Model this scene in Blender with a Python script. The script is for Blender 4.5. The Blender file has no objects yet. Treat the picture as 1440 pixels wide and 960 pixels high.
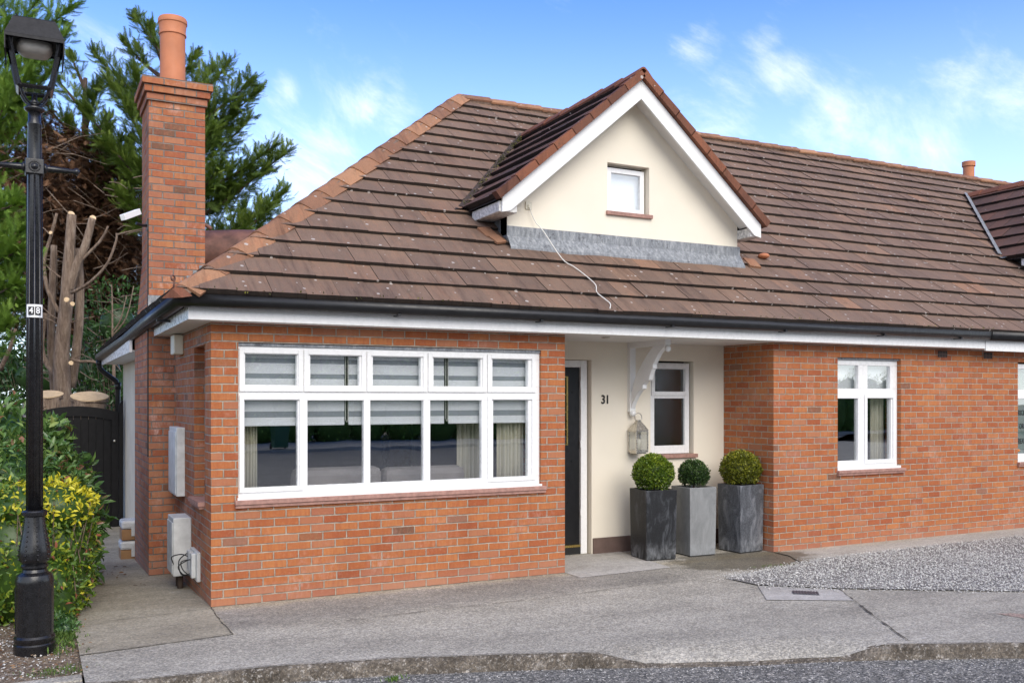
import bpy, math, random
import numpy as np
from mathutils import Vector
random.seed(7); rng = np.random.default_rng(11)
S = bpy.context.scene
COL = S.collection
PI = math.pi; R = math.radians

# ------------------------------------------------------------------ node helpers
class NT:
    def __init__(s, tree): s.t = tree; s.l = tree.links
    def n(s, typ, ins=None, **kw):
        nd = s.t.nodes.new(typ)
        for k, v in kw.items(): setattr(nd, k, v)
        for k, v in (ins or {}).items(): s.put(nd, k, v)
        return nd
    def put(s, nd, k, v):
        sock = nd.inputs[k]
        if isinstance(v, bpy.types.NodeSocket): s.l.new(v, sock)
        elif isinstance(v, bpy.types.Node): s.l.new(v.outputs[0], sock)
        else:
            if hasattr(sock, 'default_value') and isinstance(v, (tuple, list)) and len(v) == 3 and sock.type == 'RGBA': v = (*v, 1)
            sock.default_value = v
    def m(s, op, a, b=0.0, c=None, clamp=False):
        nd = s.n('ShaderNodeMath', operation=op, use_clamp=clamp); s.put(nd, 0, a); s.put(nd, 1, b)
        if c is not None: s.put(nd, 2, c)
        return nd.outputs[0]
    def mix(s, f, a, b, mode='MIX'):
        nd = s.n('ShaderNodeMix', data_type='RGBA', blend_type=mode)
        s.put(nd, 0, f); s.put(nd, 6, a); s.put(nd, 7, b)
        return nd.outputs[2]
    def rng(s, v, a, b, c=0.0, d=1.0, smooth=False):
        nd = s.n('ShaderNodeMapRange', interpolation_type='SMOOTHSTEP' if smooth else 'LINEAR')
        for i, q in enumerate((v, a, b, c, d)): s.put(nd, i, q)
        return nd.outputs[0]
    def noise(s, vec, scale, detail=4, rough=.55, dist=0.0, dim='3D'):
        nd = s.n('ShaderNodeTexNoise', noise_dimensions=dim)
        if vec is not None: s.put(nd, 'Vector', vec)
        s.put(nd, 'Scale', scale); s.put(nd, 'Detail', detail); s.put(nd, 'Roughness', rough); s.put(nd, 'Distortion', dist)
        return nd.outputs[0]
    def vor(s, vec, scale, out='Distance', rnd=1.0, feature='F1'):
        nd = s.n('ShaderNodeTexVoronoi', feature=feature)
        if vec is not None: s.put(nd, 'Vector', vec)
        s.put(nd, 'Scale', scale); s.put(nd, 'Randomness', rnd)
        return nd.outputs[out]
    def ramp(s, f, stops, interp='LINEAR'):
        nd = s.n('ShaderNodeValToRGB'); r = nd.color_ramp; r.interpolation = interp
        while len(r.elements) < len(stops): r.elements.new(.5)
        for e, (p, c) in zip(r.elements, stops): e.position = p; e.color = (*c, 1)
        s.put(nd, 0, f); return nd.outputs[0]
    def obj(s): return s.n('ShaderNodeTexCoord').outputs['Object']
    def scale(s, vec, sc):
        nd = s.n('ShaderNodeVectorMath', operation='MULTIPLY'); s.put(nd, 0, vec); nd.inputs[1].default_value = sc
        return nd.outputs[0]
    def bump(s, h, dist=.01, strength=1.0):
        nd = s.n('ShaderNodeBump'); s.put(nd, 'Height', h); nd.inputs['Distance'].default_value = dist; nd.inputs['Strength'].default_value = strength
        return nd.outputs[0]
    def attr(s, name='rnd'): return s.n('ShaderNodeAttribute', attribute_name=name).outputs['Fac']

def new_mat(name):
    m = bpy.data.materials.new(name); m.use_nodes = True
    t = m.node_tree; t.nodes.clear()
    N = NT(t); out = N.n('ShaderNodeOutputMaterial'); b = N.n('ShaderNodeBsdfPrincipled')
    N.l.new(b.outputs[0], out.inputs[0])
    return m, N, b, out

def simple(name, col, rough=.5, metal=0.0, var=.12, vscale=6, bump=0.0, bscale=60, spec=.5, coat=0.0):
    m, N, b, o = new_mat(name)
    ob = N.obj(); nz = N.noise(ob, vscale, 5)
    f = N.rng(nz, .3, .7, 1 - var, 1 + var)
    c = N.mix(1.0, (*col, 1), N.n('ShaderNodeCombineColor', {0: f, 1: f, 2: f}).outputs[0], 'MULTIPLY')
    N.put(b, 'Base Color', c)
    N.put(b, 'Roughness', N.rng(N.noise(ob, vscale * 3, 3), .3, .7, max(rough - .08, .02), min(rough + .08, 1)))
    b.inputs['Metallic'].default_value = metal; b.inputs['Specular IOR Level'].default_value = spec
    b.inputs['Coat Weight'].default_value = coat; b.inputs['Coat Roughness'].default_value = .08
    if bump: N.put(b, 'Normal', N.bump(N.noise(ob, bscale, 4), bump))
    return m

def brick_mat(name, weather=.25, tone=(1, 1, 1), dark=.04, mortar=(.36, .31, .26)):
    m, N, b, o = new_mat(name)
    ob = N.obj(); sep = N.n('ShaderNodeSeparateXYZ', {0: ob}); X, Y, Z = sep.outputs
    nr = N.n('ShaderNodeSeparateXYZ', {0: N.n('ShaderNodeNewGeometry').outputs['Normal']}).outputs
    isx = N.m('GREATER_THAN', N.m('ABSOLUTE', nr[0]), .6); isz = N.m('GREATER_THAN', N.m('ABSOLUTE', nr[2]), .6)
    wob = N.m('MULTIPLY', N.m('SUBTRACT', N.noise(ob, 5, 4), .5), .026)
    wob2 = N.m('MULTIPLY', N.m('SUBTRACT', N.noise(N.scale(ob, (1, 1, 1.3)), 55, 2), .5), .006)
    u = N.m('ADD', X, N.m('MULTIPLY', isx, N.m('SUBTRACT', Y, X)))
    v = N.m('ADD', Z, N.m('MULTIPLY', isz, N.m('SUBTRACT', Y, Z)))
    u = N.m('ADD', u, wob2); v = N.m('ADD', N.m('ADD', v, N.m('MULTIPLY', wob, .5)), wob2)
    vn = N.m('DIVIDE', v, .075); row = N.m('FLOOR', vn); fv = N.m('FRACT', vn)
    par = N.m('FRACT', N.m('MULTIPLY', row, .5))
    rj = N.n('ShaderNodeTexWhiteNoise', {0: N.n('ShaderNodeCombineXYZ', {0: row, 1: 3.3}).outputs[0]}).outputs[0]
    un = N.m('ADD', N.m('ADD', N.m('DIVIDE', u, .225), par), N.m('MULTIPLY', rj, .09))
    colm = N.m('FLOOR', un); fu = N.m('FRACT', un)
    du = N.m('MULTIPLY', N.m('MINIMUM', fu, N.m('SUBTRACT', 1.0, fu)), .225)
    dv = N.m('MULTIPLY', N.m('MINIMUM', fv, N.m('SUBTRACT', 1.0, fv)), .075)
    d = N.m('MINIMUM', du, dv)
    mask = N.rng(N.m('ADD', d, N.m('MULTIPLY', N.m('SUBTRACT', N.noise(ob, 48, 4, .7), .5), .007)), .0038, .0078, smooth=True)
    idv = N.n('ShaderNodeCombineXYZ', {0: colm, 1: row, 2: N.m('MULTIPLY', isx, 17.0)}).outputs[0]
    wn = N.n('ShaderNodeTexWhiteNoise', {0: idv})
    r1 = wn.outputs[0]
    T = lambda c: tuple(a * k for a, k in zip(c, tone))
    c1 = N.ramp(r1, [(0, T((.35, .100, .040))), (.25, T((.41, .132, .048))), (.55, T((.45, .160, .056))), (.8, T((.49, .192, .068))), (1 - dark - .005, T((.43, .15, .055))), (1 - dark, (.17, .095, .06)), (1, (.22, .11, .065))])
    streak = N.noise(N.scale(ob, (26, 26, 3.5)), 1.6, 4, .6)
    c2 = N.mix(N.rng(streak, .42, .68), c1, N.mix(.5, c1, T((.33, .085, .045))))
    blot = N.noise(ob, 38, 5, .65)
    c2 = N.mix(N.m('MULTIPLY', N.rng(blot, .5, .72), .40), c2, (.50, .24, .12, 1))
    vst = N.noise(N.scale(ob, (5, 5, .35)), 1.5, 5, .6)
    c2 = N.mix(N.rng(vst, .5, .75, 0, .4), c2, N.mix(1.0, c2, (.66, .60, .58, 1), 'MULTIPLY'))
    grime = N.rng(N.noise(ob, 1.3, 5, .6), .35, .7, .0, .45)
    c2 = N.mix(grime, c2, N.mix(1.0, c2, (.72, .66, .66, 1), 'MULTIPLY'))
    eff = N.m('MULTIPLY', N.rng(N.noise(ob, 2.1, 6, .7), .52, .72), N.rng(N.noise(N.scale(ob, (20, 20, 9)), 1.5, 5, .7), .42, .62))
    c2 = N.mix(N.m('MULTIPLY', eff, min(1, weather * 1.8)), c2, (.62, .42, .36, 1))
    r2 = N.n('ShaderNodeSeparateColor', {0: wn.outputs[1]}).outputs[1]
    c2 = N.mix(N.m('MULTIPLY', N.m('GREATER_THAN', r2, 1 - weather * .45), .40), c2, (.38, .185, .12, 1))
    mz = N.rng(Z, 0.0, .20, .45, 0.0)          # damp, washed-out first courses
    c2 = N.mix(mz, c2, (.40, .22, .16, 1))
    mort = N.mix(N.rng(N.noise(ob, 14, 4), .35, .65), (*mortar, 1), tuple(k * .62 for k in mortar) + (1,))
    N.put(b, 'Base Color', N.mix(mask, mort, c2))
    b.inputs['Roughness'].default_value = .88; b.inputs['Specular IOR Level'].default_value = .25
    h = N.m('ADD', N.m('MULTIPLY', mask, .7), N.m('MULTIPLY', N.noise(ob, 90, 4, .7), .4))
    h = N.m('ADD', h, N.m('MULTIPLY', r1, .22))
    N.put(b, 'Normal', N.bump(h, .011, 1.0))
    return m

def tile_mat(name, stops, lichen=.6, streak=True):
    m, N, b, o = new_mat(name)
    ob = N.obj(); r = N.attr()
    c = N.ramp(r, stops)
    big = N.noise(ob, .9, 4)
    c = N.mix(N.rng(big, .35, .65, 0, .45), c, N.mix(1.0, c, (.70, .68, .72, 1), 'MULTIPLY'))
    st = N.noise(N.scale(ob, (1, .18, .18)), 26, 5, .65)
    c = N.mix(N.rng(st, .5, .75, 0, .5), c, N.mix(1.0, c, (1.5, 1.18, 1.0, 1), 'MULTIPLY'))
    fine = N.noise(ob, 75, 4, .75)
    dst = N.noise(N.scale(ob, (1, .12, .12)), 9, 6, .7)
    c = N.mix(N.m('MULTIPLY', N.rng(dst, .50, .68), N.rng(big, .38, .58, .25, .9)), c, N.mix(1.0, c, (.52, .50, .52, 1), 'MULTIPLY'))
    c = N.mix(N.rng(fine, .35, .7, .0, .55), c, N.mix(1.0, c, (.55, .52, .52, 1), 'MULTIPLY'))
    vo = N.n('ShaderNodeTexVoronoi', {'Vector': ob, 'Scale': 11.0})
    hs = N.n('ShaderNodeSeparateColor', {0: vo.outputs['Color']}).outputs
    rad = N.m('MULTIPLY', N.m('MULTIPLY', hs[1], hs[1]), .22)
    dd = N.m('ADD', vo.outputs['Distance'], N.m('MULTIPLY', N.m('SUBTRACT', N.noise(ob, 60, 2), .5), .12))
    dot = N.m('MULTIPLY', N.m('LESS_THAN', dd, rad), N.m('GREATER_THAN', hs[0], 1 - lichen))
    c = N.mix(N.m('MULTIPLY', dot, .8), c, (.50, .46, .42, 1))
    mo = N.m('MULTIPLY', N.rng(N.noise(ob, 3.1, 6, .7), .55, .68), N.rng(N.noise(ob, 26, 4, .7), .5, .62))
    c = N.mix(N.m('MULTIPLY', mo, .6), c, (.06, .055, .035, 1))
    N.put(b, 'Base Color', c); b.inputs['Roughness'].default_value = .82; b.inputs['Specular IOR Level'].default_value = .3
    N.put(b, 'Normal', N.bump(N.m('ADD', fine, N.m('MULTIPLY', dot, .6)), .006, .8))
    return m

def concrete_mat(name, base, dark, light, scale=1.0, rough=.92, speck=.5, stains=False):
    m, N, b, o = new_mat(name)
    ob = N.obj()
    big = N.noise(N.scale(ob, (.7, 1.6, 1)), 1.1 * scale, 6, .6)
    c = N.ramp(big, [(.28, dark), (.5, base), (.72, light)])
    mid = N.noise(ob, 13, 6, .7)
    c = N.mix(N.rng(mid, .40, .66, 0, .5), c, N.mix(1.0, c, (.62, .61, .60, 1), 'MULTIPLY'))
    wp = N.m('MULTIPLY', N.rng(N.noise(N.scale(ob, (1, 2.4, 1)), 5.5, 7, .78), .56, .70), N.rng(N.noise(ob, 1.9, 4), .4, .62))
    c = N.mix(N.m('MULTIPLY', wp, .72), c, (.64, .60, .55, 1))
    dk_ = N.m('MULTIPLY', N.rng(N.noise(N.scale(ob, (1, 1.8, 1)), 3.2, 7, .75), .54, .70), .5)
    c = N.mix(dk_, c, N.mix(1.0, c, (.55, .53, .50, 1), 'MULTIPLY'))
    sp1 = N.noise(N.scale(ob, (1, 1.6, 1)), 34, 5, .8)
    c = N.mix(N.m('MULTIPLY', N.rng(sp1, .54, .66), speck), c, (.60, .57, .52, 1))
    c = N.mix(N.m('MULTIPLY', N.rng(sp1, .46, .34), speck), c, N.mix(1.0, c, (.45, .44, .42, 1), 'MULTIPLY'))
    v = N.n('ShaderNodeTexVoronoi', {'Vector': ob, 'Scale': 85})
    vc = N.n('ShaderNodeSeparateColor', {0: v.outputs['Color']}).outputs[0]
    c = N.mix(speck, c, N.mix(1.0, c, N.ramp(vc, [(0, (.36, .36, .37)), (.5, (1, 1, 1)), (1, (1.95, 1.88, 1.75))]), 'MULTIPLY'))
    rgh = rough
    if stains:
        sp_ = N.n('ShaderNodeSeparateXYZ', {0: ob}).outputs; wn_ = N.noise(ob, 2.6, 6, .62); wj = N.m('MULTIPLY', N.m('SUBTRACT', wn_, .5), 1.1)
        ex = N.m('DIVIDE', N.m('SUBTRACT', sp_[0], 5.75), 1.0); ey = N.m('DIVIDE', N.m('SUBTRACT', sp_[1], -.25), .56)
        rr = N.m('ADD', N.m('SQRT', N.m('ADD', N.m('MULTIPLY', ex, ex), N.m('MULTIPLY', ey, ey))), wj)
        dm = N.rng(rr, .78, 1.02, 1, 0, True)
        c = N.mix(N.m('MULTIPLY', dm, .9), c, N.mix(1.0, c, (.40, .38, .33, 1), 'MULTIPLY'))
        rgh = N.rng(dm, 0, 1, rough, .55)
        by = N.m('ADD', sp_[1], N.m('MULTIPLY', wj, .35))
        band = N.m('MULTIPLY', N.rng(by, -1.0, -.7, 0, 1, True), N.rng(sp_[0], 4.2, 4.9, 1, 0, True))
        band = N.m('MULTIPLY', band, N.rng(by, -.25, -.05, 1, .15, True))
        c = N.mix(N.m('MULTIPLY', band, .8), c, N.mix(1.0, c, (.66, .66, .69, 1), 'MULTIPLY'))
        wr = N.rng(N.m('ABSOLUTE', N.m('ADD', by, .02)), 0, .16, .55, 0, True)
        c = N.mix(wr, c, N.mix(1.0, c, (1.12, 1.04, .86, 1), 'MULTIPLY'))
    N.put(b, 'Base Color', c); N.put(b, 'Roughness', rgh); b.inputs['Specular IOR Level'].default_value = .25
    N.put(b, 'Normal', N.bump(N.m('ADD', N.m('MULTIPLY', v.outputs['Distance'], .6), N.noise(ob, 120, 4)), .006, .7))
    return m

def leaf_mat(name, stops, rough=.45, trans=.25, spec=.4):
    m, N, b, o = new_mat(name)
    c = N.ramp(N.attr(), stops)
    N.put(b, 'Base Color', c); b.inputs['Roughness'].default_value = rough; b.inputs['Specular IOR Level'].default_value = spec
    tr = N.n('ShaderNodeBsdfTranslucent', {'Color': N.mix(1.0, c, (1.3, 1.4, .7, 1), 'MULTIPLY')})
    mx = N.n('ShaderNodeMixShader', {0: trans}); N.l.new(b.outputs[0], mx.inputs[1]); N.l.new(tr.outputs[0], mx.inputs[2])
    N.l.new(mx.outputs[0], o.inputs[0])
    return m

def glass_mat(name, refl=1.0, tint=(.97, .98, .98), obscure=False):
    m = bpy.data.materials.new(name); m.use_nodes = True; t = m.node_tree; t.nodes.clear(); N = NT(t)
    out = N.n('ShaderNodeOutputMaterial')
    lw = N.n('ShaderNodeLayerWeight', {'Blend': .5}).outputs['Facing']
    fr = N.n('ShaderNodeMath', {0: N.m('MULTIPLY', N.m('POWER', lw, 4.0), .9), 1: .17}, operation='ADD')
    gl = N.n('ShaderNodeBsdfGlossy', {'Color': (.95, .97, .97), 'Roughness': .0})
    ob = N.obj()
    h = N.noise(ob, 1.6, 2)
    bm = N.bump(h, .02, .035)
    N.put(gl, 'Normal', bm)
    if obscure:
        tr = N.n('ShaderNodeBsdfGlass', {'Color': tint, 'Roughness': .12, 'IOR': 1.15})
        N.put(tr, 'Normal', N.bump(N.vor(ob, 70), .004, 1.0)); N.put(gl, 'Normal', N.bump(N.vor(ob, 70), .0018, 1.0)); N.put(gl, 'Roughness', .06)
    else: tr = N.n('ShaderNodeBsdfTransparent', {'Color': tint})
    mx = N.n('ShaderNodeMixShader', {0: N.m('MULTIPLY', fr.outputs[0], refl, clamp=True), 1: tr.outputs[0], 2: gl.outputs[0]})
    N.l.new(mx.outputs[0], out.inputs[0])
    return m

M = {}
M['brick'] = brick_mat('red_brick', .30, (1, 1, 1), .009, (.46, .39, .31))
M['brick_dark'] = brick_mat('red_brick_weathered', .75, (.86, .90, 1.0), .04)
M['brick_stack'] = brick_mat('stack_brick', 1.0, (.95, 1.05, 1.30), .02, (.27, .24, .21))
M['render'] = simple('cream_render', (.80, .735, .61), .85, var=.04, vscale=1.2, bump=.0015, bscale=180, spec=.2)
M['render2'] = simple('old_cream_render', (.62, .58, .49), .85, var=.08, vscale=3, bump=.002, bscale=90, spec=.2)
M['plinth'] = simple('plinth_paint', (.13, .085, .07), .7, var=.2, bump=.002)
M['upvc'] = simple('white_upvc', (.82, .82, .81), .28, var=.02, spec=.5)
M['paint'] = simple('white_paint', (.78, .78, .76), .42, var=.04, vscale=3)
M['peeling'] = simple('peeling_white', (.60, .59, .56), .6, var=.4, vscale=30)
M['soffit'] = simple('soffit_white', (.74, .73, .70), .5, var=.04)
M['black_pvc'] = simple('black_gutter', (.010, .010, .011), .38, var=.3, vscale=8)
M['black_paint'] = simple('lamp_black', (.008, .008, .009), .30, var=.5, vscale=25, bump=.0002, bscale=60, coat=.12)
M['lamp_roof'] = simple('lamp_roof', (.012, .012, .014), .55, var=.3, vscale=20, spec=.3)
M['gate'] = simple('gate_black', (.007, .0065, .0065), .6, var=.4, vscale=12, spec=.25)
M['door'] = simple('door_black', (.007, .007, .008), .35, var=.2, coat=.1)
M['gold'] = simple('brass', (.55, .40, .13), .3, .9)
def lead_mat():
    m, N, b, o = new_mat('lead'); ob = N.obj()
    st_ = N.noise(N.scale(ob, (1, 1, .3)), 30, 6, .7); pt_ = N.noise(ob, 11, 7, .78)
    c = N.ramp(st_, [(.3, (.13, .14, .155)), (.5, (.22, .235, .25)), (.7, (.38, .39, .40))])
    c = N.mix(N.rng(pt_, .57, .63, 0, .75), c, (.05, .052, .058, 1))
    N.put(b, 'Base Color', c); b.inputs['Roughness'].default_value = .55; N.put(b, 'Normal', N.bump(N.m('ADD', st_, N.noise(ob, 60, 3)), .006)); return m
M['lead'] = lead_mat()
def bark_mat(name, c0, c1, c2):
    m, N, b, o = new_mat(name); ob = N.obj()
    n1_ = N.noise(N.scale(ob, (1, 1, .16)), 22, 8, .72, .6); n2_ = N.noise(ob, 2.2, 5, .6); n3_ = N.noise(ob, 50, 4, .7)
    c = N.ramp(n1_, [(.32, c0), (.5, c1), (.68, c2)]); c = N.mix(N.rng(n2_, .4, .65, 0, .6), c, N.mix(1.0, c, (.55, .50, .46, 1), 'MULTIPLY'))
    N.put(b, 'Base Color', c); b.inputs['Roughness'].default_value = .95; N.put(b, 'Normal', N.bump(N.m('ADD', n1_, N.m('MULTIPLY', n3_, .4)), .05)); return m
M['lead_dark'] = simple('lead_dark', (.12, .13, .14), .6, .0, var=.4, vscale=14, bump=.004)
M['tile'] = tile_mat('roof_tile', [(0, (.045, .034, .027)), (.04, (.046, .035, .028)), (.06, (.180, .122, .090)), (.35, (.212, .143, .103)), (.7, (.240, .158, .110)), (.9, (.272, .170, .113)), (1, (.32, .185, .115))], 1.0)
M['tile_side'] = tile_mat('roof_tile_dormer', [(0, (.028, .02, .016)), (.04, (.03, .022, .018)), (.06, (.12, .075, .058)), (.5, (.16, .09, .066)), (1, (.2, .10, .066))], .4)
M['ridge'] = tile_mat('ridge_tile', [(0, (.26, .135, .08)), (.5, (.35, .182, .10)), (1, (.45, .24, .13))], 1.0)
M['ridge_red'] = tile_mat('ridge_tile_red', [(0, (.16, .07, .045)), (.5, (.22, .09, .05)), (1, (.28, .11, .06))], .4)
M['bed'] = simple('mortar_bed', (.20, .135, .10), .95, var=.5, vscale=18, bump=.01, bscale=30)
M['deck'] = simple('roof_deck', (.05, .035, .03), .95, var=.3)
M['clay'] = simple('terracotta_pot', (.50, .185, .085), .7, var=.10, vscale=5, bump=.001)
M['sill'] = simple('brick_sill', (.36, .20, .16), .75, var=.25, vscale=20, bump=.003)
M['meter'] = simple('meter_grey', (.56, .57, .56), .5, var=.16, vscale=10)
M['cream_plastic'] = simple('cream_plastic', (.66, .62, .50), .4, var=.06)
M['rust'] = simple('rusty_metal', (.14, .065, .045), .6, .3, var=.5, vscale=5)
M['glass'] = glass_mat('window_glass', 1.25)
M['glass_obs'] = glass_mat('obscure_glass', 1.0, (.30, .34, .31), True)
M['glass_lamp'] = glass_mat('lamp_glass', .8)
M['diffuser'] = simple('lamp_diffuser', (.50, .47, .42), .4, var=.15, vscale=12)
M['blind'] = simple('blind_white', (.92, .93, .96), .7, var=.02)
def sheer():
    m, N, b, o = new_mat('blind_sheer')
    b.inputs['Base Color'].default_value = (.44, .47, .52, 1); b.inputs['Roughness'].default_value = .9
    tr = N.n('ShaderNodeBsdfTransparent'); mx = N.n('ShaderNodeMixShader', {0: .28}); N.l.new(b.outputs[0], mx.inputs[1]); N.l.new(tr.outputs[0], mx.inputs[2]); N.l.new(mx.outputs[0], o.inputs[0]); return m
M['sheer'] = sheer()
M['green_blind'] = simple('green_grey_blind', (.26, .36, .33), .7, var=.05)
M['curtain'] = simple('curtain', (.66, .63, .52), .9, var=.08, vscale=4)
M['sofa'] = simple('grey_fabric', (.36, .33, .325), .95, var=.12, vscale=10, bump=.004, bscale=200)
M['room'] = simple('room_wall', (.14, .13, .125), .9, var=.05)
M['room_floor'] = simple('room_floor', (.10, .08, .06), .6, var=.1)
M['dark_wood'] = simple('dark_wood', (.07, .018, .012), .3, var=.2)
M['black'] = simple('black_matt', (.01, .01, .01), .6, var=.1)
M['orange'] = simple('orange_vinyl', (.6, .2, .03), .5, var=.05)
M['steel'] = simple('antique_steel', (.55, .52, .46), .3, .85, var=.2, vscale=20)
M['candle'] = simple('candle_wax', (.75, .70, .58), .5, var=.02)
M['card'] = simple('cardboard', (.34, .19, .09), .8, var=.15)
M['poly'] = simple('clear_wrap_white', (.62, .64, .66), .25, var=.12, vscale=18)
M['cable'] = simple('white_cable', (.72, .70, .64), .5, var=.03)
M['white_plate'] = simple('white_plate', (.85, .85, .85), .35, var=.02)
M['tree_bark'] = bark_mat('bark_tan', (.13, .085, .058), (.27, .195, .14), (.42, .33, .25))
M['bark_dark'] = bark_mat('bark_dark', (.045, .028, .02), (.10, .066, .05), (.17, .12, .09))
M['cut_wood'] = simple('fresh_cut_wood', (.66, .48, .28), .8, var=.15, vscale=12)
M['soil'] = concrete_mat('earth', (.17, .125, .085), (.10, .075, .05), (.25, .20, .14), 1.5, .98, .7)
M['pave'] = concrete_mat('concrete', (.352, .330, .282), (.260, .243, .208), (.44, .412, .355), 1.0, stains=True)
M['pave_side'] = concrete_mat('concrete_path', (.325, .293, .228), (.225, .202, .158), (.38, .35, .28), 1.0, .92, .3)
M['pave_light'] = concrete_mat('concrete_light', (.42, .40, .37), (.36, .34, .31), (.5, .48, .45), 1.0, .9, .2)
M['pave_stained'] = concrete_mat('concrete_pale_stained', (.40, .385, .345), (.33, .318, .285), (.47, .45, .41), 1.0, .9, .3, stains=True)
M['pave_grey'] = concrete_mat('concrete_grey', (.215, .205, .195), (.15, .145, .14), (.28, .27, .255), 1.2, .9, .35)
M['kerb_face'] = concrete_mat('kerb_face', (.11, .093, .074), (.06, .05, .038), (.19, .165, .135), 4.0)
M['wet'] = concrete_mat('damp_concrete', (.13, .115, .095), (.075, .066, .055), (.2, .18, .15), 1.6, .55, .3)
M['asphalt'] = concrete_mat('asphalt', (.150, .147, .136), (.118, .115, .108), (.19, .185, .172), .6, .9, 1.0)
M['joint'] = simple('joint_dark', (.075, .065, .052), .95, var=.5, vscale=30)
M['redpatch'] = concrete_mat('red_concrete_patch', (.36, .27, .225), (.29, .21, .175), (.42, .33, .28))
M['grate'] = simple('iron_cover', (.11, .115, .13), .5, .4, var=.3, vscale=30)
M['stone'] = leaf_mat('gravel_stone', [(0, (.16, .16, .155)), (.35, (.38, .37, .35)), (.7, (.58, .565, .53)), (1, (.82, .80, .75))], .8, 0.0)
M['litter'] = leaf_mat('leaf_litter', [(0, (.10, .05, .03)), (.5, (.28, .16, .07)), (1, (.45, .38, .28))], .8, .05)
M['grass'] = leaf_mat('grass', [(0, (.05, .10, .02)), (1, (.16, .26, .05))], .6, .2)
M['moss'] = leaf_mat('moss', [(0, (.035, .035, .015)), (.6, (.07, .065, .02)), (1, (.20, .19, .03))], .9, 0)
M['cypress'] = leaf_mat('cypress_green', [(0, (.038, .070, .014)), (.45, (.105, .165, .030)), (.85, (.19, .265, .045)), (1, (.29, .34, .08))], .6, .25, .25)
M['cypress_l'] = leaf_mat('cypress_light', [(0, (.06, .12, .02)), (.5, (.15, .26, .04)), (1, (.30, .42, .08))], .6, .2, .25)
M['dead'] = leaf_mat('dead_twigs', [(0, (.05, .026, .015)), (.5, (.15, .078, .044)), (.85, (.27, .15, .085)), (1, (.38, .26, .17))], .85, .02, .15)
M['laurel'] = leaf_mat('laurel_leaf', [(0, (.035, .085, .024)), (.5, (.095, .190, .050)), (.8, (.19, .30, .08)), (.95, (.32, .40, .11)), (1, (.28, .14, .08))], .26, .25, .55)
M['yellow'] = leaf_mat('yellow_leaf', [(0, (.04, .09, .015)), (.4, (.11, .20, .025)), (.6, (.30, .36, .035)), (.8, (.62, .55, .03)), (.96, (.75, .66, .05)), (1, (.3, .10, .05))], .35, .22, .45)
M['box_y'] = leaf_mat('box_leaf_lime', [(0, (.035, .07, .008)), (.4, (.12, .20, .014)), (1, (.42, .48, .05))], .4, .2)
M['box_o'] = leaf_mat('box_leaf_olive', [(0, (.05, .06, .008)), (.4, (.17, .19, .016)), (1, (.50, .46, .05))], .4, .2)
M['box_g'] = leaf_mat('box_leaf_dark', [(0, (.014, .034, .010)), (.4, (.045, .09, .02)), (1, (.17, .25, .07))], .4, .15)
def zinc(name, base, dk, lt, k):
    m, N, b, o = new_mat(name); ob = N.obj()
    n1 = N.noise(N.scale(ob, (1, 1, .45)), 7, 7, .68, 1.2); n2 = N.noise(ob, 60, 4, .7)
    c = N.ramp(n1, [(.32, dk), (.52, base), (.70, lt)])
    c = N.mix(N.rng(n2, .4, .7, 0, k), c, (*lt, 1))
    low = N.rng(N.n('ShaderNodeSeparateXYZ', {0: ob}).outputs[2], .0, .22, .55, 0)
    c = N.mix(N.m('MULTIPLY', low, N.rng(n1, .4, .6)), c, (.34, .35, .36, 1))
    N.put(b, 'Base Color', c); b.inputs['Roughness'].default_value = .5; b.inputs['Metallic'].default_value = .15
    N.put(b, 'Normal', N.bump(n2, .002)); return m
M['zinc_black'] = zinc('blackened_zinc', (.010, .011, .013), (.005, .005, .006), (.085, .09, .10), .10)
M['zinc_grey'] = zinc('grey_zinc', (.235, .24, .238), (.18, .185, .185), (.30, .305, .30), .2)
M['zinc_mid'] = zinc('mid_zinc', (.075, .08, .09), (.025, .027, .032), (.26, .27, .29), .3)

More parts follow.
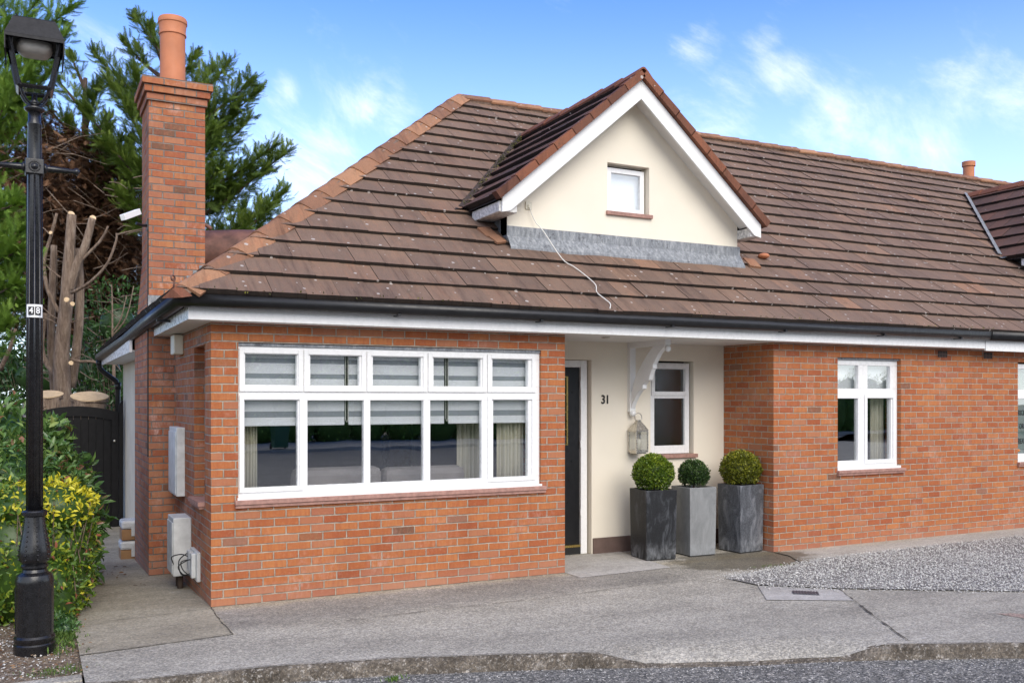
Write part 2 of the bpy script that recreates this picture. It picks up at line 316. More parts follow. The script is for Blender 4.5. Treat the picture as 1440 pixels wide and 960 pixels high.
# ------------------------------------------------------------------ mesh helpers
class MB:
    def __init__(s): s.v = []; s.f = []; s.r = []
    def add(s, vs, fs, r=.5):
        o = len(s.v); s.v += [tuple(map(float, q)) for q in vs]
        s.f += [tuple(i + o for i in f) for f in fs]; s.r += [r] * len(fs); return s
    def box(s, x0, x1, y0, y1, z0, z1, r=.5):
        return s.add([(x0, y0, z0), (x1, y0, z0), (x1, y1, z0), (x0, y1, z0), (x0, y0, z1), (x1, y0, z1), (x1, y1, z1), (x0, y1, z1)],
                     [(3, 2, 1, 0), (4, 5, 6, 7), (0, 1, 5, 4), (1, 2, 6, 5), (2, 3, 7, 6), (3, 0, 4, 7)], r)
    def prism(s, bottom, top, r=.5):
        n = len(bottom)
        return s.add(list(bottom) + list(top), [tuple(range(n - 1, -1, -1)), tuple(range(n, 2 * n))] + [(i, (i + 1) % n, n + (i + 1) % n, n + i) for i in range(n)], r)
    def tube(s, pts, rad, n=10, r=.5, wob=0.0, flat=1.0, cap=True):
        pts = [Vector(p) for p in pts]
        if not isinstance(rad, (list, tuple)): rad = [rad] * len(pts)
        vs = []; up = Vector((0, 0, 1)); prev = None
        for i, p in enumerate(pts):
            t = (pts[min(i + 1, len(pts) - 1)] - pts[max(i - 1, 0)]).normalized()
            if prev is None:
                a = t.cross(up if abs(t.z) < .95 else Vector((1, 0, 0))).normalized()
            else: a = (prev - t * prev.dot(t)).normalized()
            prev = a; b_ = t.cross(a)
            for k in range(n):
                q = 2 * PI * k / n; rr = rad[i] * (1 + wob * math.sin(3 * q + i * .9) * .5 + wob * random.uniform(-.5, .5))
                vs.append(p + a * math.cos(q) * rr + b_ * math.sin(q) * rr * flat)
        fs = [(i * n + k, i * n + (k + 1) % n, (i + 1) * n + (k + 1) % n, (i + 1) * n + k) for i in range(len(pts) - 1) for k in range(n)]
        if cap: fs += [tuple(range(n - 1, -1, -1)), tuple(range((len(pts) - 1) * n, len(pts) * n))]
        return s.add(vs, fs, r)
    def lathe(s, prof, c, n=24, r=.5, sq=None):
        vs = []; m = len(prof)
        for rr, z in prof:
            for k in range(n):
                q = 2 * PI * (k + .5) / n
                f = 1.0
                if sq: f = 1 / max(abs(math.cos(q)), abs(math.sin(q))) ** sq
                vs.append((c[0] + rr * f * math.cos(q), c[1] + rr * f * math.sin(q), c[2] + z))
        fs = [(i * n + k, i * n + (k + 1) % n, (i + 1) * n + (k + 1) % n, (i + 1) * n + k) for i in range(m - 1) for k in range(n)]
        fs += [tuple(range(n - 1, -1, -1)), tuple(range((m - 1) * n, m * n))]
        return s.add(vs, fs, r)
    def sphere(s, c, rad, n=14, r=.5, sc=(1, 1, 1)):
        prof = [(rad * math.sin(PI * i / n) + 1e-5, -rad * math.cos(PI * i / n) * sc[2]) for i in range(n + 1)]
        return s.lathe(prof, c, n * 2, r)
    def build(s, name, mat, parent=None, smooth=False, bevel=0.0):
        off = Vector(parent_loc(parent))
        me = bpy.data.meshes.new(name); me.from_pydata([tuple(Vector(q) - off) for q in s.v], [], s.f)
        a = me.attributes.new('rnd', 'FLOAT', 'FACE'); a.data.foreach_set('value', s.r)
        me.materials.append(M[mat]); me.update()
        if smooth: me.polygons.foreach_set('use_smooth', [True] * len(me.polygons))
        o = bpy.data.objects.new(name, me); COL.objects.link(o); o.parent = parent
        if smooth == 'auto':
            md = o.modifiers.new('n', 'EDGE_SPLIT'); md.split_angle = R(35)
        if bevel:
            md = o.modifiers.new('b', 'BEVEL'); md.width = bevel; md.segments = 2; md.limit_method = 'ANGLE'
        return o
def parent_loc(p):
    if p is None: return (0, 0, 0)
    v = Vector(p.location)
    while p.parent is not None: p = p.parent; v += p.location
    return v
def fast(name, V, F, rnd, mat, parent=None, smooth=False):
    """V (n,3), F (m,k) equal-sized polygons, rnd (m,)"""
    off = np.array(parent_loc(parent)); V = (np.asarray(V) - off).astype(np.float32)
    me = bpy.data.meshes.new(name); k = F.shape[1]
    me.vertices.add(len(V)); me.vertices.foreach_set('co', V.ravel())
    me.loops.add(F.size); me.loops.foreach_set('vertex_index', F.astype(np.int32).ravel())
    me.polygons.add(len(F)); me.polygons.foreach_set('loop_start', np.arange(len(F), dtype=np.int32) * k)
    me.update(calc_edges=True)
    a = me.attributes.new('rnd', 'FLOAT', 'FACE'); a.data.foreach_set('value', np.asarray(rnd, np.float32))
    if smooth: me.polygons.foreach_set('use_smooth', np.ones(len(F), bool))
    me.materials.append(M[mat]); o = bpy.data.objects.new(name, me); COL.objects.link(o); o.parent = parent
    return o
def tag(o, label, cat, group=None):
    o['label'] = label; o['category'] = cat
    if group: o['group'] = group
    return o
def thing(name, label, cat, loc=(0, 0, 0), group=None):
    o = bpy.data.objects.new(name, None); COL.objects.link(o); o.location = loc; o.empty_display_size = .1
    return tag(o, label, cat, group)
def struct(o, kind='structure'): o['kind'] = kind; return o
def text(s, name, size, loc, rot, mat, parent, ext=.003, align='CENTER', sx=1.0):
    cu = bpy.data.curves.new(name, 'FONT'); cu.body = s; cu.size = size; cu.extrude = ext; cu.align_x = align; cu.align_y = 'CENTER'; cu.offset = size * .012
    cu.materials.append(M[mat]); o = bpy.data.objects.new(name, cu); COL.objects.link(o)
    o.rotation_euler = rot; o.scale = (sx, 1, 1); bpy.context.view_layer.update()
    me = bpy.data.meshes.new_from_object(o.evaluated_get(bpy.context.evaluated_depsgraph_get()))
    me.transform(o.matrix_world.to_3x3().to_4x4()); bpy.data.objects.remove(o)
    o = bpy.data.objects.new(name, me); COL.objects.link(o); o.parent = parent; o.location = Vector(loc) - Vector(parent_loc(parent))
    return o
def unit(a): return a / (np.linalg.norm(a, axis=-1, keepdims=True) + 1e-9)

LEAF8 = np.array([(0, 0, 0), (-.42, .3, .10), (0, .3, 0), (.42, .3, .10), (-.36, .68, .05), (0, .68, -.04), (.36, .68, .05), (0, 1, -.14)])
LEAF8F = [(0, 2, 1), (0, 3, 2), (1, 2, 5), (1, 5, 4), (2, 3, 6), (2, 6, 5), (4, 5, 7), (5, 6, 7)]
LEAF4 = np.array([(0, 0, 0), (-.5, .5, .1), (0, 1, -.05), (.5, .5, .1)])
LEAF4F = [(0, 3, 2), (0, 2, 1)]
def leaves(name, Pn, dirs, nrm, size, width, rnd, mat, parent, tmpl='8'):
    T, F = (LEAF8, LEAF8F) if tmpl == '8' else (LEAF4, LEAF4F)
    F = np.array(F); dirs = unit(dirs); side = unit(np.cross(dirs, nrm)); nn = np.cross(side, dirs)
    n = len(Pn); size = np.asarray(size).reshape(n, 1, 1); width = np.asarray(width).reshape(n, 1, 1)
    V = Pn[:, None, :] + side[:, None, :] * (T[None, :, 0:1] * width) + dirs[:, None, :] * (T[None, :, 1:2] * size) + nn[:, None, :] * (T[None, :, 2:3] * size)
    idx = (np.arange(n) * len(T))[:, None, None] + F[None]
    return fast(name, V.reshape(-1, 3), idx.reshape(-1, 3), np.repeat(rnd, len(F)), mat, parent)

# ------------------------------------------------------------------ roof tiles
def clip_poly(poly, a, b, c):
    out = []
    for i in range(len(poly)):
        p, q = poly[i], poly[(i + 1) % len(poly)]
        dp = a * p[0] + b * p[1] - c; dq = a * q[0] + b * q[1] - c
        if dp >= 0: out.append(p)
        if (dp >= 0) != (dq >= 0):
            t = dp / (dp - dq); out.append((p[0] + t * (q[0] - p[0]), p[1] + t * (q[1] - p[1])))
    return out
def tiles(mb, O, U, V, N, u0, u1, vmax, gauge, width, clips, lift=.034, seed=0, skip=None, bias=0.0):
    rd = random.Random(seed); O, U, V, N = map(Vector, (O, U, V, N))
    k = 0
    while k * gauge < vmax - .02:
        v0 = k * gauge; u = u0 - (width * .5 if k % 2 else 0); ph = rd.uniform(0, 6)
        while u < u1:
            sag = .006 * math.sin(u * .9 + ph) + .004 * math.sin(u * 2.3 + ph * 2)
            dv = rd.uniform(-.004, .004) + sag; a, b = u + .0016, u + width - .0016
            vt = min(v0 + gauge + .004, vmax)
            poly = [(a, v0 + dv), (b, v0 + dv + rd.uniform(-.002, .002)), (b, vt), (a, vt)]
            for c in clips:
                poly = clip_poly(poly, *c)
                if len(poly) < 3: break
            if len(poly) >= 3 and not (skip and skip(u + width / 2, v0 + gauge / 2)):
                j = rd.uniform(-.003, .004); tl = rd.uniform(-.004, .004)
                h = lambda q: lift * (1 - (q[1] - v0) / gauge) + .004 + j + tl * (q[0] - u) / width
                P = lambda q, hh: O + U * q[0] + V * q[1] + N * hh
                r = min(1, max(.08, rd.gauss(.45, .20) + bias + (.3 if rd.random() < .03 else 0)))
                mb.prism([P(q, -.012) for q in poly], [P(q, h(q)) for q in poly], r)
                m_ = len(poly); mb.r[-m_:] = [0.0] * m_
            u += width
        k += 1
def caps(mb, A, B, S_, seg, w, d, th=.022, over=.016, seed=0, flat=.18):
    rd = random.Random(seed); A, B, S_ = Vector(A), Vector(B), Vector(S_).normalized()
    T = (B - A); L = T.length; T.normalize(); W = S_.cross(T).normalized()
    if W.z < 0: W = -W
    n = max(1, round(L / seg)); sl = L / n
    for i in range(n):
        a = A + T * (sl * i - .012); b = A + T * (sl * (i + 1)); j = rd.uniform(-.006, .006); r = rd.random()
        prof = [(-w, -d), (-w * .55, -d * .42), (-w * flat, -.006), (0, 0), (w * flat, -.006), (w * .55, -d * .42), (w, -d)]
        outer = lambda o, up: [o + S_ * (x + j) + W * (y + up) for x, y in prof]
        inner = lambda o, up: [o + S_ * (x * .9 + j) + W * (y + up - th) for x, y in prof]
        o0, o1, i0, i1 = outer(a, over), outer(b, 0), inner(a, over), inner(b, 0); m = len(prof)
        vs = o0 + o1 + i0 + i1; fs = []
        for q in range(m - 1):
            fs += [(q, q + 1, m + q + 1, m + q), (2 * m + q + 1, 2 * m + q, 3 * m + q, 3 * m + q + 1), (q + 1, q, 2 * m + q, 2 * m + q + 1), (m + q, m + q + 1, 3 * m + q + 1, 3 * m + q)]
        fs += [(0, m, 3 * m, 2 * m), (m - 1, 3 * m - 1, 4 * m - 1, 2 * m - 1)]
        mb.add(vs, fs, r)

CR, SR = .7908, .6121
def zroof(y): return 2.72 + .774 * (y + .32)

# ------------------------------------------------------------------ walls with openings
def wall_y(mb, x0, x1, z0, z1, y0, y1, holes):
    """solid wall between planes y0..y1; holes (x0,x1,z0,z1)"""
    xs = sorted({x0, x1} | {h for q in holes for h in q[:2]})
    for a, b in zip(xs, xs[1:]):
        hs = sorted([q for q in holes if q[0] < b - 1e-6 and q[1] > a + 1e-6], key=lambda q: q[2])
        z = z0
        for q in hs: mb.box(a, b, y0, y1, z, q[2]); z = q[3]
        if z < z1: mb.box(a, b, y0, y1, z, z1)

def ring(mb, x0, x1, z0, z1, w, y0, y1, wb=None):
    wb = wb or w
    mb.box(x0, x0 + w, y0, y1, z0, z1); mb.box(x1 - w, x1, y0, y1, z0, z1)
    mb.box(x0 + w, x1 - w, y0, y1, z0, z0 + wb); mb.box(x0 + w, x1 - w, y0, y1, z1 - w, z1)
def pane(x0, x1, y, z0, z1, parent, mat='glass', name='pane'):
    mb = MB(); mb.box(x0, x1, y, y + .006, z0, z1); return mb.build(name, mat, parent)

# ================================================================== THE HOUSE
house = thing('bungalow', 'red brick bungalow with number 31, long bay window, chimney stack and recessed porch', 'house', (0, 0, 0), 'joined brick bungalows')
mb = MB()
wall_y(mb, 0, 3.57, -.3, 2.49, 0, .25, [(.232, 3.287, .93, 2.32)])
mb.box(3.32, 3.57, .25, 1.1, -.3, 2.49); mb.build('brick_wall', 'brick', house)
mb = MB(); wall_y(mb, 6.43, 9.95, -.3, 2.49, 0, .25, [(7.467, 8.582, .93, 2.335)]); mb.box(6.43, 6.68, .25, 1.1, -.3, 2.49)
mb.build('brick_wall', 'brick', house)
mb = MB()                                             # side wall with blind niche
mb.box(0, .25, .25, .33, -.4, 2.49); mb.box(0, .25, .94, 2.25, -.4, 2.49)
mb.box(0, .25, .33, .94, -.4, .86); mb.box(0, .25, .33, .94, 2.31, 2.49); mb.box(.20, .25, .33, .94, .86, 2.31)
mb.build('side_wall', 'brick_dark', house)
mb = MB(); mb.box(-.055, .18, .36, .96, .845, .885); mb.box(-.04, .18, .38, .95, .82, .845); mb.build('niche_sill', 'sill', house)
mb = MB()
wall_y(mb, 3.57, 6.43, -.1, 2.49, .9, 1.1, [(3.60, 4.46, -.1, 2.275), (5.30, 5.955, 1.135, 2.285)])
mb.build('porch_wall', 'render', house)
mb = MB(); mb.box(4.475, 6.43, .882, .9, -.1, .185); mb.build('plinth', 'plinth', house)
mb = MB(); mb.box(0.0, .22, 3.75, 8.62, -.5, 2.52); mb.box(.22, 9.95, 8.4, 8.62, -.5, 2.52); mb.build('rear_wall', 'render2', house)
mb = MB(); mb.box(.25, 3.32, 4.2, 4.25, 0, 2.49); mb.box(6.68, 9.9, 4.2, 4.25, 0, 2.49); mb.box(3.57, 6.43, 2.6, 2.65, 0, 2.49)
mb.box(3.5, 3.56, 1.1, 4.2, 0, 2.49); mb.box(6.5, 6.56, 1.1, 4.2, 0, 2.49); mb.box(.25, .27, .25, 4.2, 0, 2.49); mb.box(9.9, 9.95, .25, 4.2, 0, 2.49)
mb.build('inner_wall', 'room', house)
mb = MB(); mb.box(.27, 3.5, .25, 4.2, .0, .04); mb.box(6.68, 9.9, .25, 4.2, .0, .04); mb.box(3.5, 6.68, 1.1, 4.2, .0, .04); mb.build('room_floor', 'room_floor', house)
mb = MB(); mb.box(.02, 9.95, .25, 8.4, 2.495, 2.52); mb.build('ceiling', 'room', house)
# eaves
mb = MB(); mb.box(-.22, 9.93, -.215, -.195, 2.49, 2.62); mb.box(-.22, -.20, -.195, 2.25, 2.49, 2.62)
mb.box(-.33, -.30, 3.75, 8.80, 2.385, 2.53)
mb.build('fascia', 'upvc', house)
mb = MB(); mb.box(-.20, 9.93, -.195, 0, 2.49, 2.5); mb.box(3.57, 6.43, 0, .9, 2.49, 2.5); mb.box(-.20, 0, 0, 2.25, 2.49, 2.5)
mb.box(-.30, 0, 3.75, 8.80, 2.40, 2.41)
mb.build('soffit', 'soffit', house)
mb = MB(); mb.lathe([(.045, 0), (.05, -.006), (.03, -.012)], (4.17, .15, 2.49), 16); mb.build('porch_light', 'steel', house, True)
def gutter(pts, name, parent, w=.062):
    """half round gutter; pts centre line at rim height"""
    mb = MB(); n = 9
    dirs = []
    P = [Vector(p) for p in pts]
    rows = []
    for i, p in enumerate(P):
        t1 = (P[i] - P[i - 1]).normalized() if i else (P[1] - P[0]).normalized()
        t2 = (P[i + 1] - P[i]).normalized() if i < len(P) - 1 else t1
        s1 = Vector((t1.y, -t1.x, 0)); s2 = Vector((t2.y, -t2.x, 0)); s = (s1 + s2); s = s / (s.dot(s1)) if s.length > 0 else s1
        rows.append([p + s * (w * math.cos(PI * k / n)) + Vector((0, 0, -1)) * (w * 1.75 * math.sin(PI * k / n) ** .6) for k in range(n + 1)] +
                    [p + s * ((w - .006) * math.cos(PI * k / n)) + Vector((0, 0, -1)) * ((w * 1.75 - .006) * math.sin(PI * k / n) ** .6) for k in range(n, -1, -1)])
    m = len(rows[0]); vs = [v for r_ in rows for v in r_]
    fs = [(i * m + k, i * m + (k + 1) % m, (i + 1) * m + (k + 1) % m, (i + 1) * m + k) for i in range(len(P) - 1) for k in range(m)]
    fs += [tuple(range(m - 1, -1, -1)), tuple(range((len(P) - 1) * m, len(P) * m))]
    mb.add(vs, fs)
    return mb.build(name, 'black_pvc', parent, True)
gutter([(9.93, -.284, 2.706), (6, -.284, 2.700), (3, -.284, 2.696), (-.288, -.284, 2.692), (-.288, 2.2, 2.675), (-.30, 4.5, 2.62), (-.36, 8.85, 2.56)], 'gutter', house)
mb = MB()
for x in (1.6, 3.1, 4.7, 6.3, 7.9, 9.3): mb = MB(); mb.box(x, x + .03, -.337, -.213, 2.578 + x * .0015, 2.600 + x * .0015); mb.build('gutter_bracket', 'black_pvc', house)
for y in (.9, 4.9, 6.9): mb = MB(); mb.box(-.345, -.22, y, y + .03, 2.55 - y * .007, 2.575 - y * .007); mb.build('gutter_bracket', 'black_pvc', house)
mb = MB(); mb.tube([(-.36, 8.75, 2.46), (-.36, 8.76, 2.36), (-.33, 8.77, 2.30), (-.10, 8.79, 2.12), (-.07, 8.80, 2.03), (-.07, 8.80, -.35)], .042, 12)
mb.tube([(-.07, 8.80, 2.10), (-.07, 8.80, 1.98)], .052, 12); mb.tube([(-.36, 8.75, 2.47), (-.36, 8.755, 2.38)], .055, 12)
mb.build('downpipe', 'black_pvc', house, True)

# roof deck + tiles
apx = 4.24; zr = zroof(4.24) - .03
e = -.33; ze = zroof(e) - .03; EB = 8.82
mb = MB()
mb.add([(e, e, ze), (9.95, e, ze), (9.95, apx, zr), (apx, apx, zr), (e, EB, ze - .08), (9.95, EB, ze)],
       [(0, 1, 2, 3), (4, 0, 3), (5, 4, 3, 2), (0, 4, 5, 1)])
roof = mb.build('roof', 'deck', house)
def front_tiles(u0, u1, clips, seed):
    mb = MB()
    # courses just under the dormer apron turn orange-brown
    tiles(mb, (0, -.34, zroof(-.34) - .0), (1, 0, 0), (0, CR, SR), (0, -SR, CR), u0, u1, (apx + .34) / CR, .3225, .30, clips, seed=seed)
    return mb
dorm_holes = []
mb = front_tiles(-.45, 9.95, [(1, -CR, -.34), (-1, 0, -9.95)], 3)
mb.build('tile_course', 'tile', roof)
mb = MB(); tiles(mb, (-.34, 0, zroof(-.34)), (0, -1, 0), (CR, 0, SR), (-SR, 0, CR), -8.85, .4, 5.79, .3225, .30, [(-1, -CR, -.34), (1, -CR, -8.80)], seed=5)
# drop the rear of the side eaves a touch, to fit the camera view
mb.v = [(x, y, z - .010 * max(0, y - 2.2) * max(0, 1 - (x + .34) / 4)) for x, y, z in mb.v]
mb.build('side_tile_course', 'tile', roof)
mb = MB(); mb.prism([(-.33, .02, 2.60), (-.20, .02, 2.60), (-.2, 8.8, 2.50), (-.33, 8.8, 2.50)], [(-.33, .02, 2.68), (-.2, .02, 2.70), (-.2, 8.8, 2.62), (-.33, 8.8, 2.60)])
mb.build('eaves_board', 'deck', roof)
z0h = zroof(-.34) + .035; z1h = zroof(apx) + .035
mb = MB(); caps(mb, (-.30, -.30, z0h + .02), (apx, apx, z1h + .045), (1, -1, 0), .43, .172, .10, seed=2)
hip = mb.build('hip_tile', 'ridge', roof)
mb = MB(); mb.tube([(-.30, -.30, z0h - .05), (apx, apx, z1h - .03)], .10, 8, wob=.12, flat=.6); mb.build('hip_mortar', 'bed', roof)
mb = MB(); caps(mb, (9.95, apx, z1h + .045), (apx + .05, apx, z1h + .045), (0, 1, 0), .45, .125, .09, seed=4); mb.build('ridge_tile', 'ridge', roof)
mb = MB(); mb.tube([(apx, apx, z1h - .055), (9.95, apx, z1h - .055)], [.105, .105], 8, flat=.8); mb.build('ridge_mortar', 'bed', roof)
mb = MB()                                              # stepped end block + scroll iron at hip foot
c0 = Vector((-.33, -.33, z0h - .02)); S0 = Vector((1, -1, 0)).normalized(); O0 = Vector((-1, -1, 0)).normalized()
mb.add([c0 + S0 * .14 - Vector((0, 0, .055)) - O0 * .02, c0 - S0 * .14 - Vector((0, 0, .055)) - O0 * .02, c0 + Vector((0, 0, .055)) - O0 * .02, c0 + S0 * .10 - Vector((0, 0, .075)) + O0 * .06, c0 - S0 * .10 - Vector((0, 0, .075)) + O0 * .06, c0 + Vector((0, 0, .0)) + O0 * .055], [(0, 2, 1), (3, 4, 5), (0, 3, 5, 2), (1, 2, 5, 4), (0, 1, 4, 3)])
mb.build('hip_end_tile', 'ridge_red', roof)
mb = MB(); pts = []
for i in range(26):
    q = i / 25 * 2.1 * PI; rr = .032 * (1 - i / 34); pts.append(c0 + O0 * (.02 + .032 - rr * math.cos(q)) * .9 + Vector((0, 0, .085 + rr * 1.0 * math.sin(q))) )
pts = [c0 - O0 * .02 + Vector((0, 0, .0)), c0 + O0 * .04 + Vector((0, 0, .01)), c0 + O0 * .03 + Vector((0, 0, .05))] + pts
mb.tube(pts, .0075, 6); mb.build('hip_iron', 'rust', roof, True)

# ---- dormer
def dormer(parent, dx, dz, first, name='dormer'):
    d = MB()
    X0, X1, XC = 3.25 + dx, 6.48 + dx, 4.84 + dx
    yw = .70; yb = .43; sl = .85; c_, s_ = .7619, .6476
    zE = 3.96 + dz; zA = zE + sl * (XC - 3.0 - dx)
    # gable wall as prisms round the window
    def gz(x): return zE - .02 - .02 + sl * (min(x - 3.0 - dx, 6.68 + dx - x)) - .10
    wx0, wx1, wz0, wz1 = 4.55 + dx, 5.14 + dx, 3.99 + dz, 4.56 + dz
    def col(a, b, zl, zu=None):
        q0 = [(a, zl(a)), (b, zl(b)), (b, zu if zu else gz(b)), (a, zu if zu else gz(a))]
        d.prism([(x, yw, z) for x, z in q0], [(x, yw + .16, z) for x, z in q0][::1])
    low = lambda x: 3.62 + dz
    col(X0, wx0, low); col(wx0, wx1, low, wz0)
    d.prism([(wx0, yw, wz1), (wx1, yw, wz1), (wx1, yw, gz(wx1)), (XC, yw, gz(XC)), (wx0, yw, gz(wx0))], [(wx0, yw + .16, wz1), (wx1, yw + .16, wz1), (wx1, yw + .16, gz(wx1)), (XC, yw + .16, gz(XC)), (wx0, yw + .16, gz(wx0))])
    col(wx1, X1, low)
    w = d.build('dormer_wall', 'render', parent)
    for x in (X0, X1 - .04):
        k = MB(); k.prism([(x, yw + .01, 3.40 + dz), (x + .04, yw + .01, 3.40 + dz), (x + .04, 1.6, 3.95 + dz), (x, 1.6, 3.95 + dz)], [(x, yw + .01, 4.05 + dz), (x + .04, yw + .01, 4.05 + dz), (x + .04, 1.6, 4.08 + dz), (x, 1.6, 4.08 + dz)]); k.build('dormer_cheek', 'lead_dark', w)
    # window
    f = MB(); ring(f, wx0 + .045, wx1 - .02, wz0 + .01, wz1 - .035, .058, .775, .83)
    fr = f.build('dormer_window', 'upvc', w, bevel=.004)
    pane(wx0 + .10, wx1 - .075, .80, wz0 + .065, wz1 - .09, fr)
    bl = MB(); bl.box(wx0 + .06, wx1 - .04, .875, .885, wz0 + .02, wz1 - .04); bl.build('window_blind', 'blind', fr)
    si = MB(); si.box(wx0 - .02, wx1 + .03, yw - .035, yw + .08, wz0 - .038, wz0 + .004); si.build('dormer_sill', 'sill', w)
    # lead
    l = MB(); n = 14
    for i in range(n):
        a = X0 - .01 + (X1 - X0 + .04) * i / n; b = X0 - .01 + (X1 - X0 + .04) * (i + 1) / n
        ya = yw - .012 - .003 * (i % 2)
        l.add([(a, ya, 3.515 + dz), (b, ya, 3.515 + dz), (b, ya, 3.715 + dz), (a, ya, 3.715 + dz), (a, ya + .01, 3.715 + dz), (b, ya + .01, 3.715 + dz)], [(0, 1, 2, 3), (3, 2, 5, 4)])
        y1 = .595 + .010 * math.sin(i * 1.7) ; y2 = .595 + .010 * math.sin((i + 1) * 1.7)
        l.add([(a, y1, zroof(y1) + .045 + dz * .1), (b, y2, zroof(y2) + .045 + dz * .1), (b, ya - .006, 3.605 + dz), (a, ya - .006, 3.605 + dz), (a, y1, zroof(y1) - .02), (b, y2, zroof(y2) - .02)], [(0, 1, 2, 3), (4, 5, 1, 0)])
    l.build('lead_apron', 'lead', w)
    # roof slopes
    dk = MB(); yv0 = (zE + .03 - 2.968) / .774; yvA = (zA + .03 - 2.968) / .774
    dk.add([(3.0 + dx, yb + .02, zE - .03), (XC, yb + .02, zA - .03), (XC, yvA, zA - .03), (3.0 + dx, yv0, zE - .03)], [(0, 1, 2, 3)])
    dk.add([(6.68 + dx, yb + .02, zE - .03), (XC, yb + .02, zA - .03), (XC, yvA, zA - .03), (6.68 + dx, yv0, zE - .03)], [(3, 2, 1, 0)])
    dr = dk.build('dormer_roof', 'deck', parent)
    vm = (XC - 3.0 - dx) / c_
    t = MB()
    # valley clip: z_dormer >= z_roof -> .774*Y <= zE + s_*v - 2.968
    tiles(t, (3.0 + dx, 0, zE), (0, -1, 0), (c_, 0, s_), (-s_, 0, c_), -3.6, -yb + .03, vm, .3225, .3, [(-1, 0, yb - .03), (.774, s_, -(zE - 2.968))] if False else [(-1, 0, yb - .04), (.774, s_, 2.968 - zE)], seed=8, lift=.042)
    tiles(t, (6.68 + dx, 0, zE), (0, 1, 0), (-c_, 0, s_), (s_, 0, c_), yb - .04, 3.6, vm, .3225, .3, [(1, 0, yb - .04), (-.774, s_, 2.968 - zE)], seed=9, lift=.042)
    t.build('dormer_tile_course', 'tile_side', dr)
    g = MB(); caps(g, (XC, yb - .03, zA + .075), (XC, yvA + .05, zA + .075), (1, 0, 0), .42, .12, .105, seed=6); g.build('dormer_ridge_tile', 'ridge_red', dr)
    # verge strips (cloaked edge tiles)
    vg = MB()
    for sx in (1, -1):
        ex = 3.0 + dx if sx == 1 else 6.68 + dx
        nn = 8
        for i in range(nn):
            a0 = vm * i / nn; a1 = vm * (i + 1) / nn
            P = lambda q, h, y: (ex + sx * (c_ * q - s_ * h), y, zE + s_ * q + c_ * h)
            hh = .052; lo = -.028
            bot = [P(a0 - .01, lo, yb - .058), P(a1, lo, yb - .058), P(a1, lo, yb + .05), P(a0 - .01, lo, yb + .05)]
            top = [P(a0 - .01, hh + .012, yb - .058), P(a1, hh, yb - .058), P(a1, hh, yb + .05), P(a0 - .01, hh + .012, yb + .05)]
            if sx == -1: bot, top = bot[::-1], top[::-1]
            vg.prism(bot, top, random.random())
    vg.build('verge_tile', 'ridge_red', dr)
    # barge boards
    bg = MB(); hb = .172
    for sx in (1, -1):
        ex = 3.0 + dx if sx == 1 else 6.68 + dx
        P = lambda q, h, y: (ex + sx * (c_ * q - s_ * h), y, zE + s_ * q + c_ * h)
        def Px(x, h, y):   # point on board line at given x
            q = (sx * (x - ex) + s_ * h) / c_; return (x, y, zE + s_ * q + c_ * h)
        lowx = ex + sx * .055
        A = [Px(lowx, -.032, yb), Px(XC, -.032, yb), Px(XC, -.032 - hb, yb), Px(lowx + sx * .10, -.032 - hb, yb), Px(lowx, -.032 - hb * .72, yb)]
        Bk = [(x, yb + .028, z) for x, y, z in A]
        if sx == 1: A, Bk = A[::-1], Bk[::-1]
        bg.prism(A, Bk)
    bg.build('barge_board', 'paint', dr, bevel=.003)
    sf = MB()
    for sx in (1, -1):
        ex = 3.0 + dx if sx == 1 else 6.68 + dx
        P = lambda q, h, y: (ex + sx * (c_ * q - s_ * h), y, zE + s_ * q + c_ * h)
        sf.add([P(.12, -.12, yb + .028), P(vm - .08, -.12, yb + .028), P(vm - .08, -.12, yw), P(.12, -.12, yw)], [(0, 1, 2, 3)])
    sf.build('barge_soffit', 'soffit', dr)
    for a, b in ((3.03 + dx, X0 - .001), (X1 + .001, 6.65 + dx)):
        eb = MB(); eb.box(a, b, yb + .03, 1.15, zE - .15, zE - .035); eb.build('eaves_box', 'peeling', dr, bevel=.01)
    # lead valley + moss
    vl = MB()
    for sx in (1, -1):
        ex = 3.0 + dx if sx == 1 else 6.68 + dx
        a = Vector((ex, yv0 - .03, zE)); b = Vector((XC, (zA - 2.968) / .774, zA))
        for i in range(10):
            p = a.lerp(b, i / 10); q = a.lerp(b, (i + 1) / 10); wv = .07 if first else .10
            hv = .055 if first else .085
            vl.add([p - Vector((sx * wv, 0, -hv)), q - Vector((sx * wv, 0, -hv)), q + Vector((0, 0, hv - .01)), p + Vector((0, 0, hv - .01))], [(0, 1, 2, 3)] if sx == 1 else [(3, 2, 1, 0)])
        for p0 in (a,):
            vl.add([p0 + Vector((-sx * .16, -.10, -.01)), p0 + Vector((sx * .02, -.12, .02)), p0 + Vector((sx * .06, .05, .05)), p0 + Vector((-sx * .08, .05, .06))], [(0, 1, 2, 3)] if sx == 1 else [(3, 2, 1, 0)])
    vl.build('lead_valley', 'deck' if first else 'lead', dr)
    for sx in (1, -1):
        ex = 3.0 + dx if sx == 1 else 6.68 + dx
        a = np.array((ex, yv0, zE)); b = np.array((XC, (zA - 2.968) / .774, zA))
        n = 5200 if first else 1500
        t_ = rng.random(n); dens = .5 + .5 * np.sin(t_ * 40) * np.sin(t_ * 17 + 1); keep = rng.random(n) < dens * (.95 if first else .5)
        t_ = t_[keep]; p = a + (b - a) * t_[:, None] + rng.normal(0, .016, (len(t_), 3)) + np.array((-sx * .02, 0, .035))
        dd = rng.normal(0, 1, (len(t_), 3)); dd[:, 2] = abs(dd[:, 2])
        leaves('valley_moss', p, dd, rng.normal(0, 1, dd.shape), np.full(len(p), .020), np.full(len(p), .016), rng.random(len(p)) ** 2.2, 'moss', dr, '4')
    return w, dr
